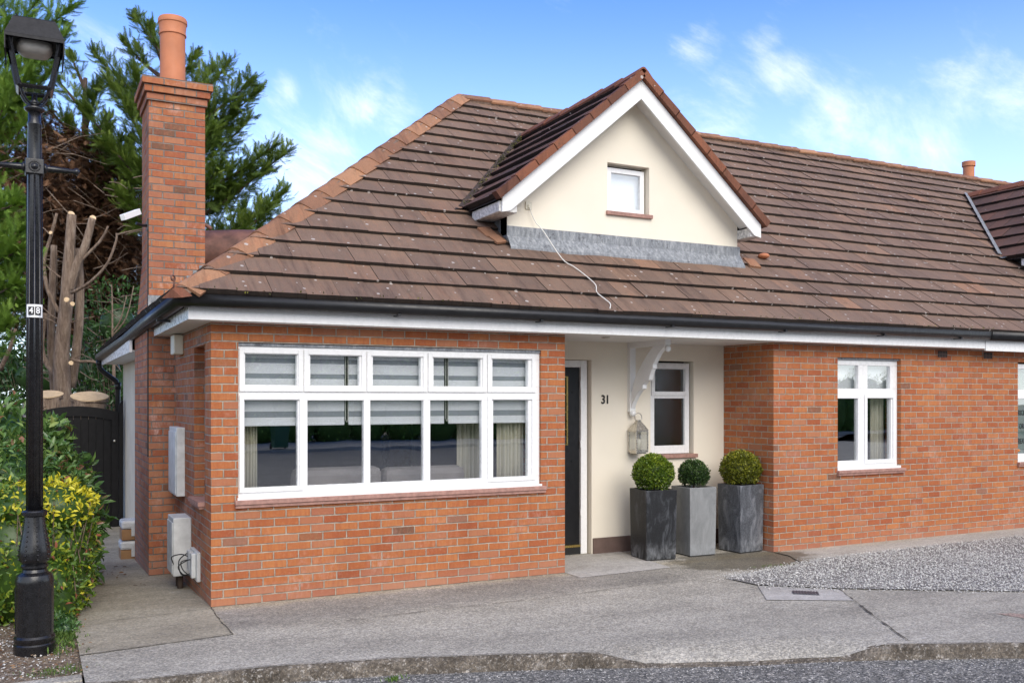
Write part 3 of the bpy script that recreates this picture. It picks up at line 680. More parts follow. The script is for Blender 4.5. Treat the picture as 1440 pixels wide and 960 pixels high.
dw, dr = dormer(house, 0, 0, True)
# odd orange tiles beside the dormer foot
mb = MB()
def loose(x, y, w_, l_, rot, r, h=.05):
    c = Vector((x, y, zroof(y) + h)); V_ = Vector((0, CR, SR)); U_ = Vector((1, 0, 0)); N_ = Vector((0, -SR, CR))
    u = U_ * math.cos(rot) + V_ * math.sin(rot); v = V_ * math.cos(rot) - U_ * math.sin(rot)
    q = [c + u * a * w_ / 2 + v * b * l_ / 2 for a, b in ((-1, -1), (1, -1), (1, 1), (-1, 1))]
    mb.prism([p - N_ * .012 for p in q], [p + N_ * .014 for p in q], r)
for a_ in ((3.08, .84, .16, .20, .2, .5, .03), (3.13, .70, .14, .15, .35, .4, .045), (6.70, .68, .17, .20, -.1, .7, .035)):
    mb = MB(); loose(*a_); mb.build('loose_tile', 'ridge', roof)
mb = MB(); mb.sphere((7.0, .80, zroof(.80) + .07), .075, 10, .8, (1, 1, .5)); 
o = mb.build('mortar_lump', 'clay', roof, True)
mb = MB(); mb.box(3.47, 3.55, .682, .70, 3.915, 4.0); mb.box(3.495, 3.53, .668, .682, 3.93, 3.965); mb.build('cable_socket', 'cream_plastic', dw, bevel=.004)
pts = [(3.512, .665, 3.93), (3.53, .655, 3.86), (3.58, .64, 3.76), (3.62, .55, 3.66), (3.78, .42, zroof(.42) + .06), (3.86, .30, zroof(.30) + .055), (3.93, .16, zroof(.16) + .05), (3.96, .02, zroof(.02) + .052), (3.90, -.10, zroof(-.10) + .05), (3.93, -.20, zroof(-.20) + .052), (3.955, -.27, zroof(-.27) + .05), (3.92, -.325, zroof(-.325) + .045), (3.90, -.33, 2.70)]
def smooth_path(p, k=4):
    p = [Vector(q) for q in p]; out = []
    for i in range(len(p) - 1):
        a, b, c, d = p[max(i - 1, 0)], p[i], p[i + 1], p[min(i + 2, len(p) - 1)]
        for j in range(k):
            t = j / k; out.append(.5 * ((2 * b) + (c - a) * t + (2 * a - 5 * b + 4 * c - d) * t * t + (3 * b - a - 3 * c + d) * t ** 3))
    return out + [p[-1]]
mb = MB(); mb.tube(smooth_path(pts), .0055, 6); mb.build('cable', 'cable', dw, True)
# moss crumbs along the eaves
n = 420; xx = rng.uniform(-.1, 9.9, n); p = np.stack([xx, np.full(n, -.345) + rng.normal(0, .008, n), np.full(n, zroof(-.335) + .03)], 1)
dd = rng.normal(0, 1, (n, 3)); leaves('eaves_moss', p, dd, rng.normal(0, 1, (n, 3)), rng.uniform(.01, .035, n), rng.uniform(.01, .02, n), rng.random(n), 'moss', roof, '4')

# ---- chimney
mb = MB(); mb.box(-.27, .0, 2.25, 3.75, -.45, 2.5); mb.box(-.27, .31, 2.25, 2.93, 2.5, 5.02)
for i, (o_, z) in enumerate(((.022, 5.02), (.048, 5.10), (.074, 5.18))):
    mb.box(-.27 - o_, .31 + o_, 2.25 - o_, 2.93 + o_, z + .004 * (i > 0), z + .080 - .004 * (i < 2) + (.0 if i < 2 else .0))
ch = mb.build('chimney', 'brick_stack', house)
mb = MB(); mb.prism([(-.272, 2.93, 2.5), (.0, 2.93, 2.5), (.0, 3.75, 2.5), (-.272, 3.75, 2.5)], [(-.27, 2.93, 3.3), (.0, 2.93, 3.3), (.0, 2.97, 3.3), (-.27, 2.97, 3.3)]); mb.build('chimney_shoulder', 'brick_stack', ch)
mb = MB(); cx, cy = .015, 2.58
mb.lathe([(.150, 5.22), (.135, 5.30), (.134, 5.86), (.146, 5.865), (.146, 5.885), (.138, 5.90), (.147, 5.985), (.156, 5.995), (.156, 6.035), (.146, 6.055), (.118, 6.055), (.11, 5.7), (.0001, 5.6)], (cx, cy, 0), 36)
mb.build('chimney_pot', 'clay', ch, 'auto')
mb = MB(); mb.lathe([(.28, 5.258), (.2, 5.29), (.15, 5.30)], (cx, cy, 0), 4, sq=0); mb.build('flaunching', 'bed', ch)
mb = MB()                                             # lead at stack foot
mb.box(-.278, .02, 2.238, 2.25, 2.62, 2.93); mb.prism([(.02, 2.238, 2.86), (.32, 2.238, 3.05), (.32, 2.238, 3.2), (.02, 2.238, 3.02)][::1], [(.02, 2.25, 2.86), (.32, 2.25, 3.05), (.32, 2.25, 3.2), (.02, 2.25, 3.02)])
for i in range(4): mb.box(.05 + i * .065, .115 + i * .065, 2.230, 2.240, 2.98 + i * .055, 3.10 + i * .06)
mb.build('chimney_flashing', 'lead', ch)
mb = MB(); mb.box(-.283, -.27, 2.262, 2.275, 1.2, 3.75); mb.build('chimney_wire', 'black', ch)
mb = MB(); mb.tube([(-.27, 2.3, 3.68), (-.33, 2.25, 3.67), (-.40, 2.2, 3.68)], .016, 8); mb.box(-.285, -.27, 2.26, 2.34, 3.63, 3.72)
q = Vector((-.46, 2.18, 3.76)); 
sl_ = mb.build('light_arm', 'black_pvc', ch)
mb = MB(); a = Vector((-.55, 2.05, 3.71)); b = Vector((-.37, 2.30, 3.83))
d_ = (b - a).normalized(); sd = Vector((.6, -.45, .12)).normalized(); nn = d_.cross(sd).normalized(); sd = nn.cross(d_)
mb.prism([a + sd * .028 - nn * .022, b + sd * .028 - nn * .022, b - sd * .028 - nn * .022, a - sd * .028 - nn * .022], [a + sd * .028 + nn * .04, b + sd * .028 + nn * .04, b - sd * .028 + nn * .04, a - sd * .028 + nn * .04])
mb.build('security_light', 'white_plate', ch, bevel=.004)
# rusty curved cowl beyond the hip
tank = thing('water_tank', 'rusty brown round metal tank behind the hip of the roof', 'tank', (1.45, 6.4, 0))
mb = MB(); mb.tube([(.75, 6.6, 4.02), (.95, 6.55, 4.06), (1.5, 6.3, 4.08), (2.1, 6.1, 4.08)], [.30, .34, .34, .34], 28); mb.build('drum', 'rust', tank, True)
mb = MB(); mb.box(1.0, 1.2, 6.3, 6.6, -.35, 3.9); mb.box(1.8, 2.0, 6.0, 6.3, -.35, 3.9); mb.build('stand', 'rust', tank)
mb = MB(); mb.tube(smooth_path([(.80, 6.2, 4.1), (.78, 6.15, 4.35), (.9, 6.1, 4.42), (1.02, 6.1, 4.36)]), .03, 8); mb.build('pipe', 'rust', tank, True)

# ---- windows
def window_front(parent, x0, x1, z0, z1, cols_up, cols_lo, zt0, zt1, yf=.035, sash=()):
    """frame with transom; cols = glass spans (x0,x1); sash: indexes of opening leaves"""
    mb = MB(); y1 = yf + .07
    spans = cols_lo
    # outer + members as solid columns between glass spans
    def row(spans, za, zb):
        xs = [x0] + [v for s in spans for v in s] + [x1]
        for i in range(0, len(xs), 2): mb.box(xs[i], xs[i + 1], yf, y1, za, zb)
    zl0, zl1 = z0 + .08, zt0; zu0, zu1 = zt1, z1 - .07
    row(cols_lo, zl0, zl1); row(cols_up, zu0, zu1)
    mb.box(x0, x1, yf, y1, z0, zl0); mb.box(x0, x1, yf, y1, zl1, zu0); mb.box(x0, x1, yf, y1, zu1, z1)
    f = mb.build('window_frame', 'upvc', parent, bevel=.005)
    p = MB()
    for a, b in cols_lo: p.box(a - .004, b + .004, yf + .03, yf + .036, zl0 - .004, zl1 + .004)
    for a, b in cols_up: p.box(a - .004, b + .004, yf + .03, yf + .036, zu0 - .004, zu1 + .004)
    p.build('panes', 'glass', f)
    return f
W1 = window_front(house, .232, 3.287, .945, 2.29,
    [(.300, .762), (.887, 1.353), (1.487, 1.973), (2.107, 2.613), (2.747, 3.155)],
    [(.294, .769), (.861, 1.397), (1.462, 2.000), (2.072, 2.625), (2.755, 3.155)], 1.805, 1.943)
mb = MB()                                              # opening sashes stand proud
for a, b in ((.245, .815), (.825, 1.415), (1.425, 2.035), (2.045, 2.675), (2.685, 3.235)): ring(mb, a, b, 1.885, 2.268, .042, .018, .0349)
for a, b in ((.245, .825), (2.69, 3.235)): ring(mb, a, b, .985, 1.855, .042, .018, .0349)
mb.build('sash', 'upvc', W1, bevel=.004)
mb = MB(); mb.box(.225, 3.292, -.012, .10, .925, .945); mb.build('white_cill', 'upvc', W1)
mb = MB(); mb.box(.20, 3.335, -.045, .10, .885, .925); mb.box(.205, 3.33, -.030, .10, .855, .885); mb.build('brick_sill', 'sill', house, bevel=.004)
mb = MB(); mb.box(.232, 3.287, .02, .2, 2.29, 2.318); mb.build('lintel_strip', 'lead', house)
# blinds of window 1: each hangs inside the room
def zebra(x0, x1, label, cord_x):
    t = thing('zebra_blind', label, 'window blind', ((x0 + x1) / 2, .15, 2.3), 'zebra blinds in the long bay window')
    w = MB(); s_ = MB(); z = 2.30; k = 0
    hs = [(.045, 0), (.035, 1), (.03, 0), (.045, 1), (.095, 0), (.045, 1), (.085, 0), (.035, 1), (.04, 0), (.045, 1), (.095, 0), (.055, 1), (.055, 0)]
    for h, sh in hs:
        (s_ if sh else w).box(x0, x1, .125, .128, z - h, z); z -= h
    sc_ = z
    w.build('white_band', 'blind', t); s_.build('sheer_band', 'sheer', t)
    b_ = MB(); b_.box(x0, x1, .119, .137, sc_ - .022, sc_); b_.build('bottom_bar', 'blind', t, bevel=.004)
    if cord_x:
        c = MB(); c.tube([(cord_x, .118, 2.25), (cord_x, .118, 1.62), (cord_x + .012, .118, 1.60), (cord_x + .024, .118, 1.62), (cord_x + .024, .118, 2.25)], .004, 6); c.build('pull_cord', 'cable', t)
zebra(.28, 1.235, 'striped grey and white zebra blind, leftmost of three in the long bay window', 1.245)
zebra(1.275, 2.255, 'striped grey and white zebra blind, middle of three in the long bay window', None)
zebra(2.30, 3.24, 'striped grey and white zebra blind, rightmost of three in the long bay window', 2.27)
def curtain(x0, x1, y, z0, z1, label, group=None, mat='curtain'):
    mb = MB(); n = 40; vs = []
    for i in range(n + 1):
        x = x0 + (x1 - x0) * i / n; yy = y + .028 * math.sin(i * 1.15) + .01 * math.sin(i * .37)
        vs += [(x, yy, z0), (x, yy, z1)]
    mb.add(vs, [(2 * i, 2 * i + 2, 2 * i + 3, 2 * i + 1) for i in range(n)])
    o = mb.build('curtain', mat, None, True)
    md = o.modifiers.new('s', 'SOLIDIFY'); md.thickness = .004
    return tag(o, label, 'curtain', group)
curtain(.27, .46, .26, .1, 2.4, 'cream curtain gathered at the left end of the long bay window', 'cream curtains of the bay window')
curtain(2.52, 2.86, .40, .1, 2.4, 'cream curtain hanging behind the fourth pane of the long bay window', 'cream curtains of the bay window')
curtain(2.90, 3.22, .24, .1, 2.4, 'cream curtain filling the right end of the long bay window', 'cream curtains of the bay window')
# sofa
sofa = thing('sofa', 'grey fabric sofa with its back against the long bay window', 'sofa', (1.7, .8, .04))
mb = MB(); mb.box(.80, 2.62, .40, 1.3, .12, .5); mb.build('base', 'sofa', sofa, bevel=.05)
for a, b in ((.82, 1.70), (1.72, 2.60)):
    mb = MB(); mb.box(a, b, .34, .58, .45, 1.155 - .02 * (a > 1)); o = mb.build('back_cushion', 'sofa', sofa, bevel=.07)
mb = MB(); mb.box(.68, .80, .38, 1.3, .12, .75); mb.build('armrest', 'sofa', sofa, bevel=.04)
mb = MB(); mb.box(2.62, 2.74, .38, 1.3, .12, .75); mb.build('armrest', 'sofa', sofa, bevel=.04)
cab = thing('clock_cabinet', 'tall dark red wooden cabinet deep in the bay window room', 'cabinet', (2.9, 3.2, .04))
mb = MB(); mb.box(2.75, 3.05, 3.1, 3.4, .04, 1.5); mb.build('case', 'dark_wood', cab, bevel=.01)
mb = MB(); mb.box(2.72, 3.08, 3.07, 3.43, 1.5, 1.56); mb.build('top', 'dark_wood', cab, bevel=.01)

# window 2
W2 = window_front(house, 7.467, 8.582, .965, 2.31, [(7.505, 7.885), (8.05, 8.455)], [(7.505, 7.885), (8.05, 8.47)], 1.825, 1.949, .06)
mb = MB(); ring(mb, 7.985, 8.54, 1.00, 1.875, .045, .043, .0599); mb.build('sash', 'upvc', W2, bevel=.004)
mb = MB(); mb.box(7.46, 8.588, .0, .12, .935, .965); mb.build('white_cill', 'upvc', W2)
mb = MB(); mb.box(7.45, 8.63, -.045, .12, .90, .935); mb.box(7.455, 8.625, -.03, .12, .87, .90); mb.build('brick_sill', 'sill', house, bevel=.004)
mb = MB(); mb.box(7.467, 8.582, .03, .2, 2.31, 2.333); mb.build('lintel_strip', 'lead', house)
mb = MB(); mb.box(7.46, 8.58, .19, .195, 1.90, 2.32); mb.box(7.46, 8.58, .185, .2, 1.885, 1.90)
tag(mb.build('roller_blind', 'blind', None), 'pale roller blind pulled half down in the two-pane window right of the porch', 'window blind')
curtain(8.33, 8.56, .26, .1, 2.4, 'pale curtain at the right side of the two-pane window right of the porch')

# porch window + door
mb = MB(); x0, x1, z0, z1 = 5.325, 5.925, 1.145, 2.262
mb.box(x0, x0 + .07, .95, 1.02, z0, z1); mb.box(x1 - .07, x1, .95, 1.02, z0, z1)
mb.box(x0 + .07, x1 - .07, .95, 1.02, z0, z0 + .10); mb.box(x0 + .07, x1 - .07, .95, 1.02, 1.825, 1.90); mb.box(x0 + .07, x1 - .07, .95, 1.02, z1 - .075, z1)
W4 = mb.build('porch_window', 'upvc', house, bevel=.005)
mb = MB(); ring(mb, x0 + .02, x1 - .02, 1.86, z1 - .015, .05, .935, .9499); mb.build('sash', 'upvc', W4, bevel=.004)
mb = MB(); mb.box(x0 + .066, x1 - .066, .98, .986, z0 + .096, 1.829); mb.box(x0 + .066, x1 - .066, .98, .986, 1.896, z1 - .071); mb.build('panes', 'glass_obs', W4)
mb = MB(); mb.box(5.285, 5.99, .855, .96, 1.095, 1.14); mb.build('brick_sill', 'sill', house, bevel=.003)
mb = MB(); mb.box(3.60, 3.69, .965, 1.04, 0, 2.27); mb.box(4.355, 4.44, .965, 1.04, 0, 2.27); mb.box(3.69, 4.355, .965, 1.04, 2.19, 2.27); mb.build('door_frame', 'upvc', house, bevel=.006)
mb = MB(); mb.box(3.69, 4.352, .995, 1.035, .10, 2.188); door = mb.build('front_door', 'door', house)
mb = MB(); mb.box(3.84, 4.19, .988, .994, 1.28, 2.08); g_ = mb.build('leaded_glass', 'glass', door)
mb = MB()
for z in (1.28, 1.46, 1.66, 1.86, 2.07): mb.box(3.84, 4.19, .982, .990, z, z + .012)
for x in (3.84, 4.02, 4.17): mb.box(x, x + .018, .981, .989, 1.28, 2.08)
mb.build('gold_came', 'gold', door)
mb = MB(); mb.box(3.69, 4.352, .97, 1.0, .085, .11); mb.build('threshold_bar', 'gold', door)
mb = MB(); mb.box(3.69, 4.352, .975, 1.035, -.02, .085); mb.build('door_step', 'black', door)
mb = MB()
for z in (.45, 1.25, 1.95): mb = MB(); mb.box(4.345, 4.36, .958, .964, z, z + .08); mb.build('hinge', 'upvc', door)
text('31', 'house_number', .145, (4.647, .892, 1.808), (R(90), 0, 0), 'black', house, .006, sx=.82)

# gallows bracket
br = MB(); bx0, bx1 = 4.965, 5.045
br.box(bx0, bx1, .845, .9, 1.66, 2.49); br.box(bx0 + .003, bx1 - .003, .15, .845, 2.425, 2.49)
outer = [(.845, 1.70), (.80, 1.78), (.73, 1.86), (.66, 1.92), (.60, 1.94), (.60, 1.985), (.55, 2.02), (.48, 2.04), (.46, 2.10), (.42, 2.16), (.40, 2.17), (.40, 2.215), (.36, 2.26), (.30, 2.33), (.22, 2.39), (.15, 2.425)]
inner = [(.845, 1.88), (.82, 1.93), (.79, 2.00), (.76, 2.06), (.73, 2.10), (.71, 2.13), (.68, 2.17), (.64, 2.21), (.60, 2.25), (.56, 2.29), (.54, 2.31), (.52, 2.33), (.49, 2.355), (.45, 2.385), (.42, 2.405), (.39, 2.424)]
for i in range(len(outer) - 1):
    q = [outer[i], outer[i + 1], inner[i + 1], inner[i]]
    br.prism([(bx0 + .012, y, z) for y, z in q], [(bx1 - .012, y, z) for y, z in q])
br.sphere((5.005, .15, 2.385), .035, 8); br.sphere((5.005, .845, 1.645), .04, 8)
br.build('eaves_bracket', 'paint', house, 'auto')
# lantern
la = thing('wall_lantern', 'antique steel candle lantern hanging on the porch wall beside the bracket', 'lantern', (5.04, .80, 1.18))
lx, ly = 5.045, .79
mb = MB(); w = .085
mb.box(lx - w, lx + w, ly - w, ly + w, 1.185, 1.215); mb.box(lx - w * .8, lx + w * .8, ly - w * .8, ly + w * .8, 1.17, 1.185)
for a in (-1, 1):
    for b in (-1, 1): mb.box(lx + a * (w - .006) - .007, lx + a * (w - .006) + .007, ly + b * (w - .006) - .007, ly + b * (w - .006) + .007, 1.215, 1.44)
for b in (-1, 1):
    mb.box(lx - w, lx + w, ly + b * (w - .006) - .006, ly + b * (w - .006) + .006, 1.43, 1.445); mb.box(lx + b * (w - .006) - .006, lx + b * (w - .006) + .006, ly - w + .013, ly + w - .013, 1.43, 1.445)
mb.build('frame', 'steel', la)
mb = MB(); mb.prism([(lx - w - .008, ly - w - .008, 1.446), (lx + w + .008, ly - w - .008, 1.446), (lx + w + .008, ly + w + .008, 1.446), (lx - w - .008, ly + w + .008, 1.446)], [(lx - .03, ly - .03, 1.545), (lx + .03, ly - .03, 1.545), (lx + .03, ly + .03, 1.545), (lx - .03, ly + .03, 1.545)]); mb.box(lx - .026, lx + .026, ly - .026, ly + .026, 1.545, 1.57); mb.build('hood', 'steel', la)
mb = MB(); mb.tube([(lx + .05 * math.cos(q), ly, 1.60 + .05 * math.sin(q)) for q in np.linspace(-PI / 2, 1.5 * PI, 25)], .006, 6); mb.build('ring_handle', 'steel', la, True)
mb = MB(); mb.box(lx - w + .01, lx + w - .01, ly - w + .004, ly - w + .007, 1.216, 1.43); mb.box(lx - w + .003, lx - w + .006, ly - w + .012, ly + w - .012, 1.216, 1.43); mb.box(lx + w - .006, lx + w - .003, ly - w + .012, ly + w - .012, 1.216, 1.43); mb.build('lantern_glass', 'glass_lamp', la)
mb = MB(); mb.lathe([(.032, 1.216), (.032, 1.34), (.02, 1.345)], (lx, ly, 0), 16); mb.build('candle', 'candle', la, True)

# wall boxes on the side wall, alarm box, vents
def meter(y0, y1, z0, z1, dp, name):
    mb = MB(); mb.box(-dp, -.001, y0, y1, z0, z1)
    o = mb.build(name, 'meter', house, bevel=.008)
    m2 = MB(); m2.box(-dp - .010, -dp - .001, y0 + .02, y1 - .02, z0 + .02, z1 - .045); m2.build('box_door', 'meter', o, bevel=.004)
    return o
meter(1.52, 2.08, .83, 1.53, .085, 'meter_box')
meter(1.10, 1.50, .10, .665, .17, 'meter_box')
mb = MB(); mb.box(-.035, -.001, .55, .95, .13, .40); mb.box(-.075, -.036, .60, .72, .16, .385); mb.box(-.075, -.036, .76, .90, .20, .385)
o = mb.build('junction_box', 'meter', house, bevel=.005)
mb = MB()
for pts in ([(-.16, 1.12, .21), (-.2, .98, .31), (-.13, .86, .35), (-.07, .82, .33)], [(-.07, .86, .36), (-.14, .93, .28), (-.13, .86, .16), (-.07, .76, .17)], [(-.07, .82, .30), (-.16, .84, .24), (-.12, .78, .17), (-.07, .70, .19)], [(-.08, .64, .33), (-.15, .72, .30), (-.13, .72, .22), (-.07, .66, .17)]): mb.tube(smooth_path(pts), .0055, 6)
mb.build('loose_wire', 'black', house, True)
for y_, r_ in ((1.22, .028), (1.38, .02)): mb = MB(); mb.tube([(-.09, y_, .1), (-.09, y_, -.06)], r_, 8); mb.build('meter_pipe', 'bark_dark', house, True)
mb = MB(); mb.box(-.10, -.001, 1.62, 1.86, 2.275, 2.475); o = mb.build('alarm_box', 'cream_plastic', house, bevel=.012)
for x in (9.255, 10.17):
    pass
def vent(x, parent):
    mb = MB(); ring(mb, x, x + .21, 2.355, 2.47, .014, -.008, .0); 
    v_ = mb.build('air_vent', 'brick_dark', parent)
    g = MB(); g.box(x + .014, x + .196, -.004, -.001, 2.369, 2.456); g.build('vent_void', 'black', v_)
    g = MB()
    for i in range(1, 6): g.box(x + .014 + i * .0303 - .004, x + .014 + i * .0303 + .004, -.008, -.0045, 2.369, 2.456)
    g.box(x + .014, x + .196, -.0105, -.0082, 2.408, 2.416); g.build('vent_bar', 'plinth', v_)
vent(9.255, house)

# ================================================================== neighbour
nb = thing('bungalow', 'adjoining red brick bungalow at the right edge with black lettering on its window', 'house', (9.95, 0, 0), 'joined brick bungalows')
NX = 26.0
mb = MB(); wall_y(mb, 9.952, NX, -.3, 2.49, 0, .25, [(10.92, 12.03, .93, 2.335)])
# mesh is parented at (9.95,0,0): brick courses stay level because only x is offset
mb.build('brick_wall', 'brick', nb)
mb = MB(); mb.box(9.96, NX, 8.4, 8.62, -.3, 2.52); mb.box(9.96, NX, 3, 3.1, 0, 2.49); mb.build('rear_wall', 'render2', nb)
mb = MB(); mb.box(9.935, NX, -.222, -.198, 2.462, 2.60); mb.build('fascia', 'upvc', nb)
mb = MB(); mb.box(9.935, NX, -.197, 0, 2.485, 2.495); mb.build('soffit', 'soffit', nb)
mb = MB(); mb.box(9.96, NX, .25, 3, 2.495, 2.52); mb.build('ceiling', 'room', nb)
gutter([(NX, -.287, 2.722), (15, -.287, 2.714), (9.90, -.287, 2.710)], 'gutter', nb, .065)
mb = MB(); mb.add([(9.95, e, ze), (NX, e, ze), (NX, apx, zr), (9.95, apx, zr), (NX, EB, ze), (9.95, EB, ze)], [(0, 1, 2, 3), (3, 2, 4, 5), (1, 4, 2), (0, 3, 5)])
roof2 = mb.build('roof', 'deck', nb)
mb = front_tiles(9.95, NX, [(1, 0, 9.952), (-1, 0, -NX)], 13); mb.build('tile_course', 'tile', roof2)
mb = MB(); caps(mb, (NX, apx, z1h + .045), (9.955, apx, z1h + .045), (0, 1, 0), .45, .125, .09, seed=14); mb.build('ridge_tile', 'ridge', roof2)
mb = MB(); mb.tube([(9.952, apx, z1h - .055), (NX, apx, z1h - .055)], .105, 8, flat=.8); mb.build('ridge_mortar', 'bed', roof2)
dormer(nb, 9.64, .13, False)
mb = MB(); cx, cy = 19.92, 7.54
mb.lathe([(.15, 0), (.135, .1), (.134, 7.73), (.16, 7.74), (.16, 7.86), (.11, 7.86), (.1, 7.6), (.0001, 7.5)], (cx, cy, 0), 24)
mb.build('chimney_pot', 'clay', nb, 'auto')
mb = MB(); mb.box(19.55, 20.3, 7.2, 7.9, 2, 7.0); mb.build('chimney', 'brick_stack', nb)
W3 = window_front(nb, 10.92, 12.03, .965, 2.31, [(10.94, 11.36), (11.50, 11.93)], [(10.94, 11.36), (11.50, 11.93)], 1.825, 1.949, .045)
mb = MB(); mb.box(10.915, 12.035, .0, .12, .935, .965); mb.build('white_cill', 'upvc', W3)
mb = MB(); mb.box(10.90, 12.07, -.045, .12, .90, .935); mb.box(10.905, 12.065, -.03, .12, .87, .90); mb.build('brick_sill', 'sill', nb, bevel=.004)
mb = MB(); z = .97
while z < 2.3: mb.box(10.93, 12.02, .18, .184, z, z + .028); z += .034
mb.box(10.93, 12.02, .186, .188, .97, 2.3)
tag(mb.build('slatted_blind', 'green_blind', None), 'green grey slatted blind behind the lettered window at the right edge', 'window blind')
for s_, z in (('TRICK', 1.62), ('OR', 1.43), ('TREAT', 1.22)):
    text(s_, 'window_lettering', .105, (10.975 if s_ != 'OR' else 11.045, .066, z), (R(90), 0, 0), 'black', W3, .002, 'LEFT', .70)
mb = MB(); mb.sphere((11.05, .085, 1.09), .024, 8, sc=(1, 1, .85)); mb.build('pumpkin_sticker', 'orange', W3, True)
vent(10.17, nb)
# ================================================================== GATE
gt = thing('garden_gate', 'black boarded side gate with an arched top closing the path', 'gate', (-.68, 8.3, -.3))
mb = MB(); n = 11; gx0, gx1 = -1.34, -.10
for i in range(n):
    a = gx0 + (gx1 - gx0) * i / n + .003; b = gx0 + (gx1 - gx0) * (i + 1) / n - .003; m_ = ((a + b) / 2 - (gx0 + gx1) / 2) / ((gx1 - gx0) / 2)
    mb.box(a, b, 8.31, 8.33, -.28, 1.50 + .05 * (1 - m_ * m_))
mb.box(gx0 + .003, gx1 - .003, 8.331, 8.345, -.28, 1.48); mb.build('board', 'gate', gt)
mb = MB(); pts = 16
for i in range(pts):
    u0_, u1_ = -1 + 2 * i / pts, -1 + 2 * (i + 1) / pts; c_ = (gx0 + gx1) / 2; hw = (gx1 - gx0) / 2
    za, zb = 1.60 + .10 * (1 - u0_ * u0_), 1.60 + .10 * (1 - u1_ * u1_)
    mb.prism([(c_ + u0_ * hw, 8.28, za - .16), (c_ + u1_ * hw, 8.28, zb - .16), (c_ + u1_ * hw, 8.28, zb), (c_ + u0_ * hw, 8.28, za)], [(c_ + u0_ * hw, 8.34, za - .16), (c_ + u1_ * hw, 8.34, zb - .16), (c_ + u1_ * hw, 8.34, zb), (c_ + u0_ * hw, 8.34, za)])
mb.build('top_rail', 'gate', gt)
mb = MB(); mb.box(gx1 - .10, gx1, 8.275, 8.308, -.28, 1.5); mb.box(gx0, gx0 + .1, 8.275, 8.308, -.28, 1.5); mb.build('stile', 'gate', gt)
mb = MB(); mb.box(gx0 - .1, gx0 - .005, 8.22, 8.34, -.3, 1.7); mb.build('gate_post', 'gate', gt)
mb = MB(); mb.box(gx1 + .005, -.03, 8.22, 8.34, -.3, 1.72); mb.prism([(gx1 + .005, 8.22, 1.72), (-.03, 8.22, 1.72), (-.03, 8.34, 1.72), (gx1 + .005, 8.34, 1.72)], [(-.04, 8.22, 1.80), (-.03, 8.22, 1.80), (-.03, 8.34, 1.80), (-.04, 8.34, 1.80)]); mb.build('gate_post', 'gate', gt)
mb = MB(); mb.tube([(gx1 - .06, 8.275, 1.13), (gx1 - .06, 8.255, 1.13)], .022, 12); mb.build('latch', 'steel', gt, True)
# parcels beside the white wall
for i, (z, dx_, lab) in enumerate(((-.155, 0, 'lower of two plastic-wrapped cardboard packs behind the chimney base'), (.095, .01, 'upper of two plastic-wrapped cardboard packs behind the chimney base'))):
    t = thing('wrapped_pack', lab, 'parcel', (-.24, 4.0, z), 'stacked packs by the white wall')
    mb = MB(); mb.box(-.42 + dx_, -.05, 3.86, 4.16, z, z + .13); mb.build('carton', 'card', t, bevel=.01)
    mb = MB(); mb.box(-.425 + dx_, -.045, 3.853, 4.165, z + .132, z + .24); mb.build('plastic_wrap', 'poly', t, bevel=.03)
    mb = MB(); mb.box(-.30, -.10, 3.846, 3.852, z + .05, z + .20); mb.build('printed_label', 'poly', t)
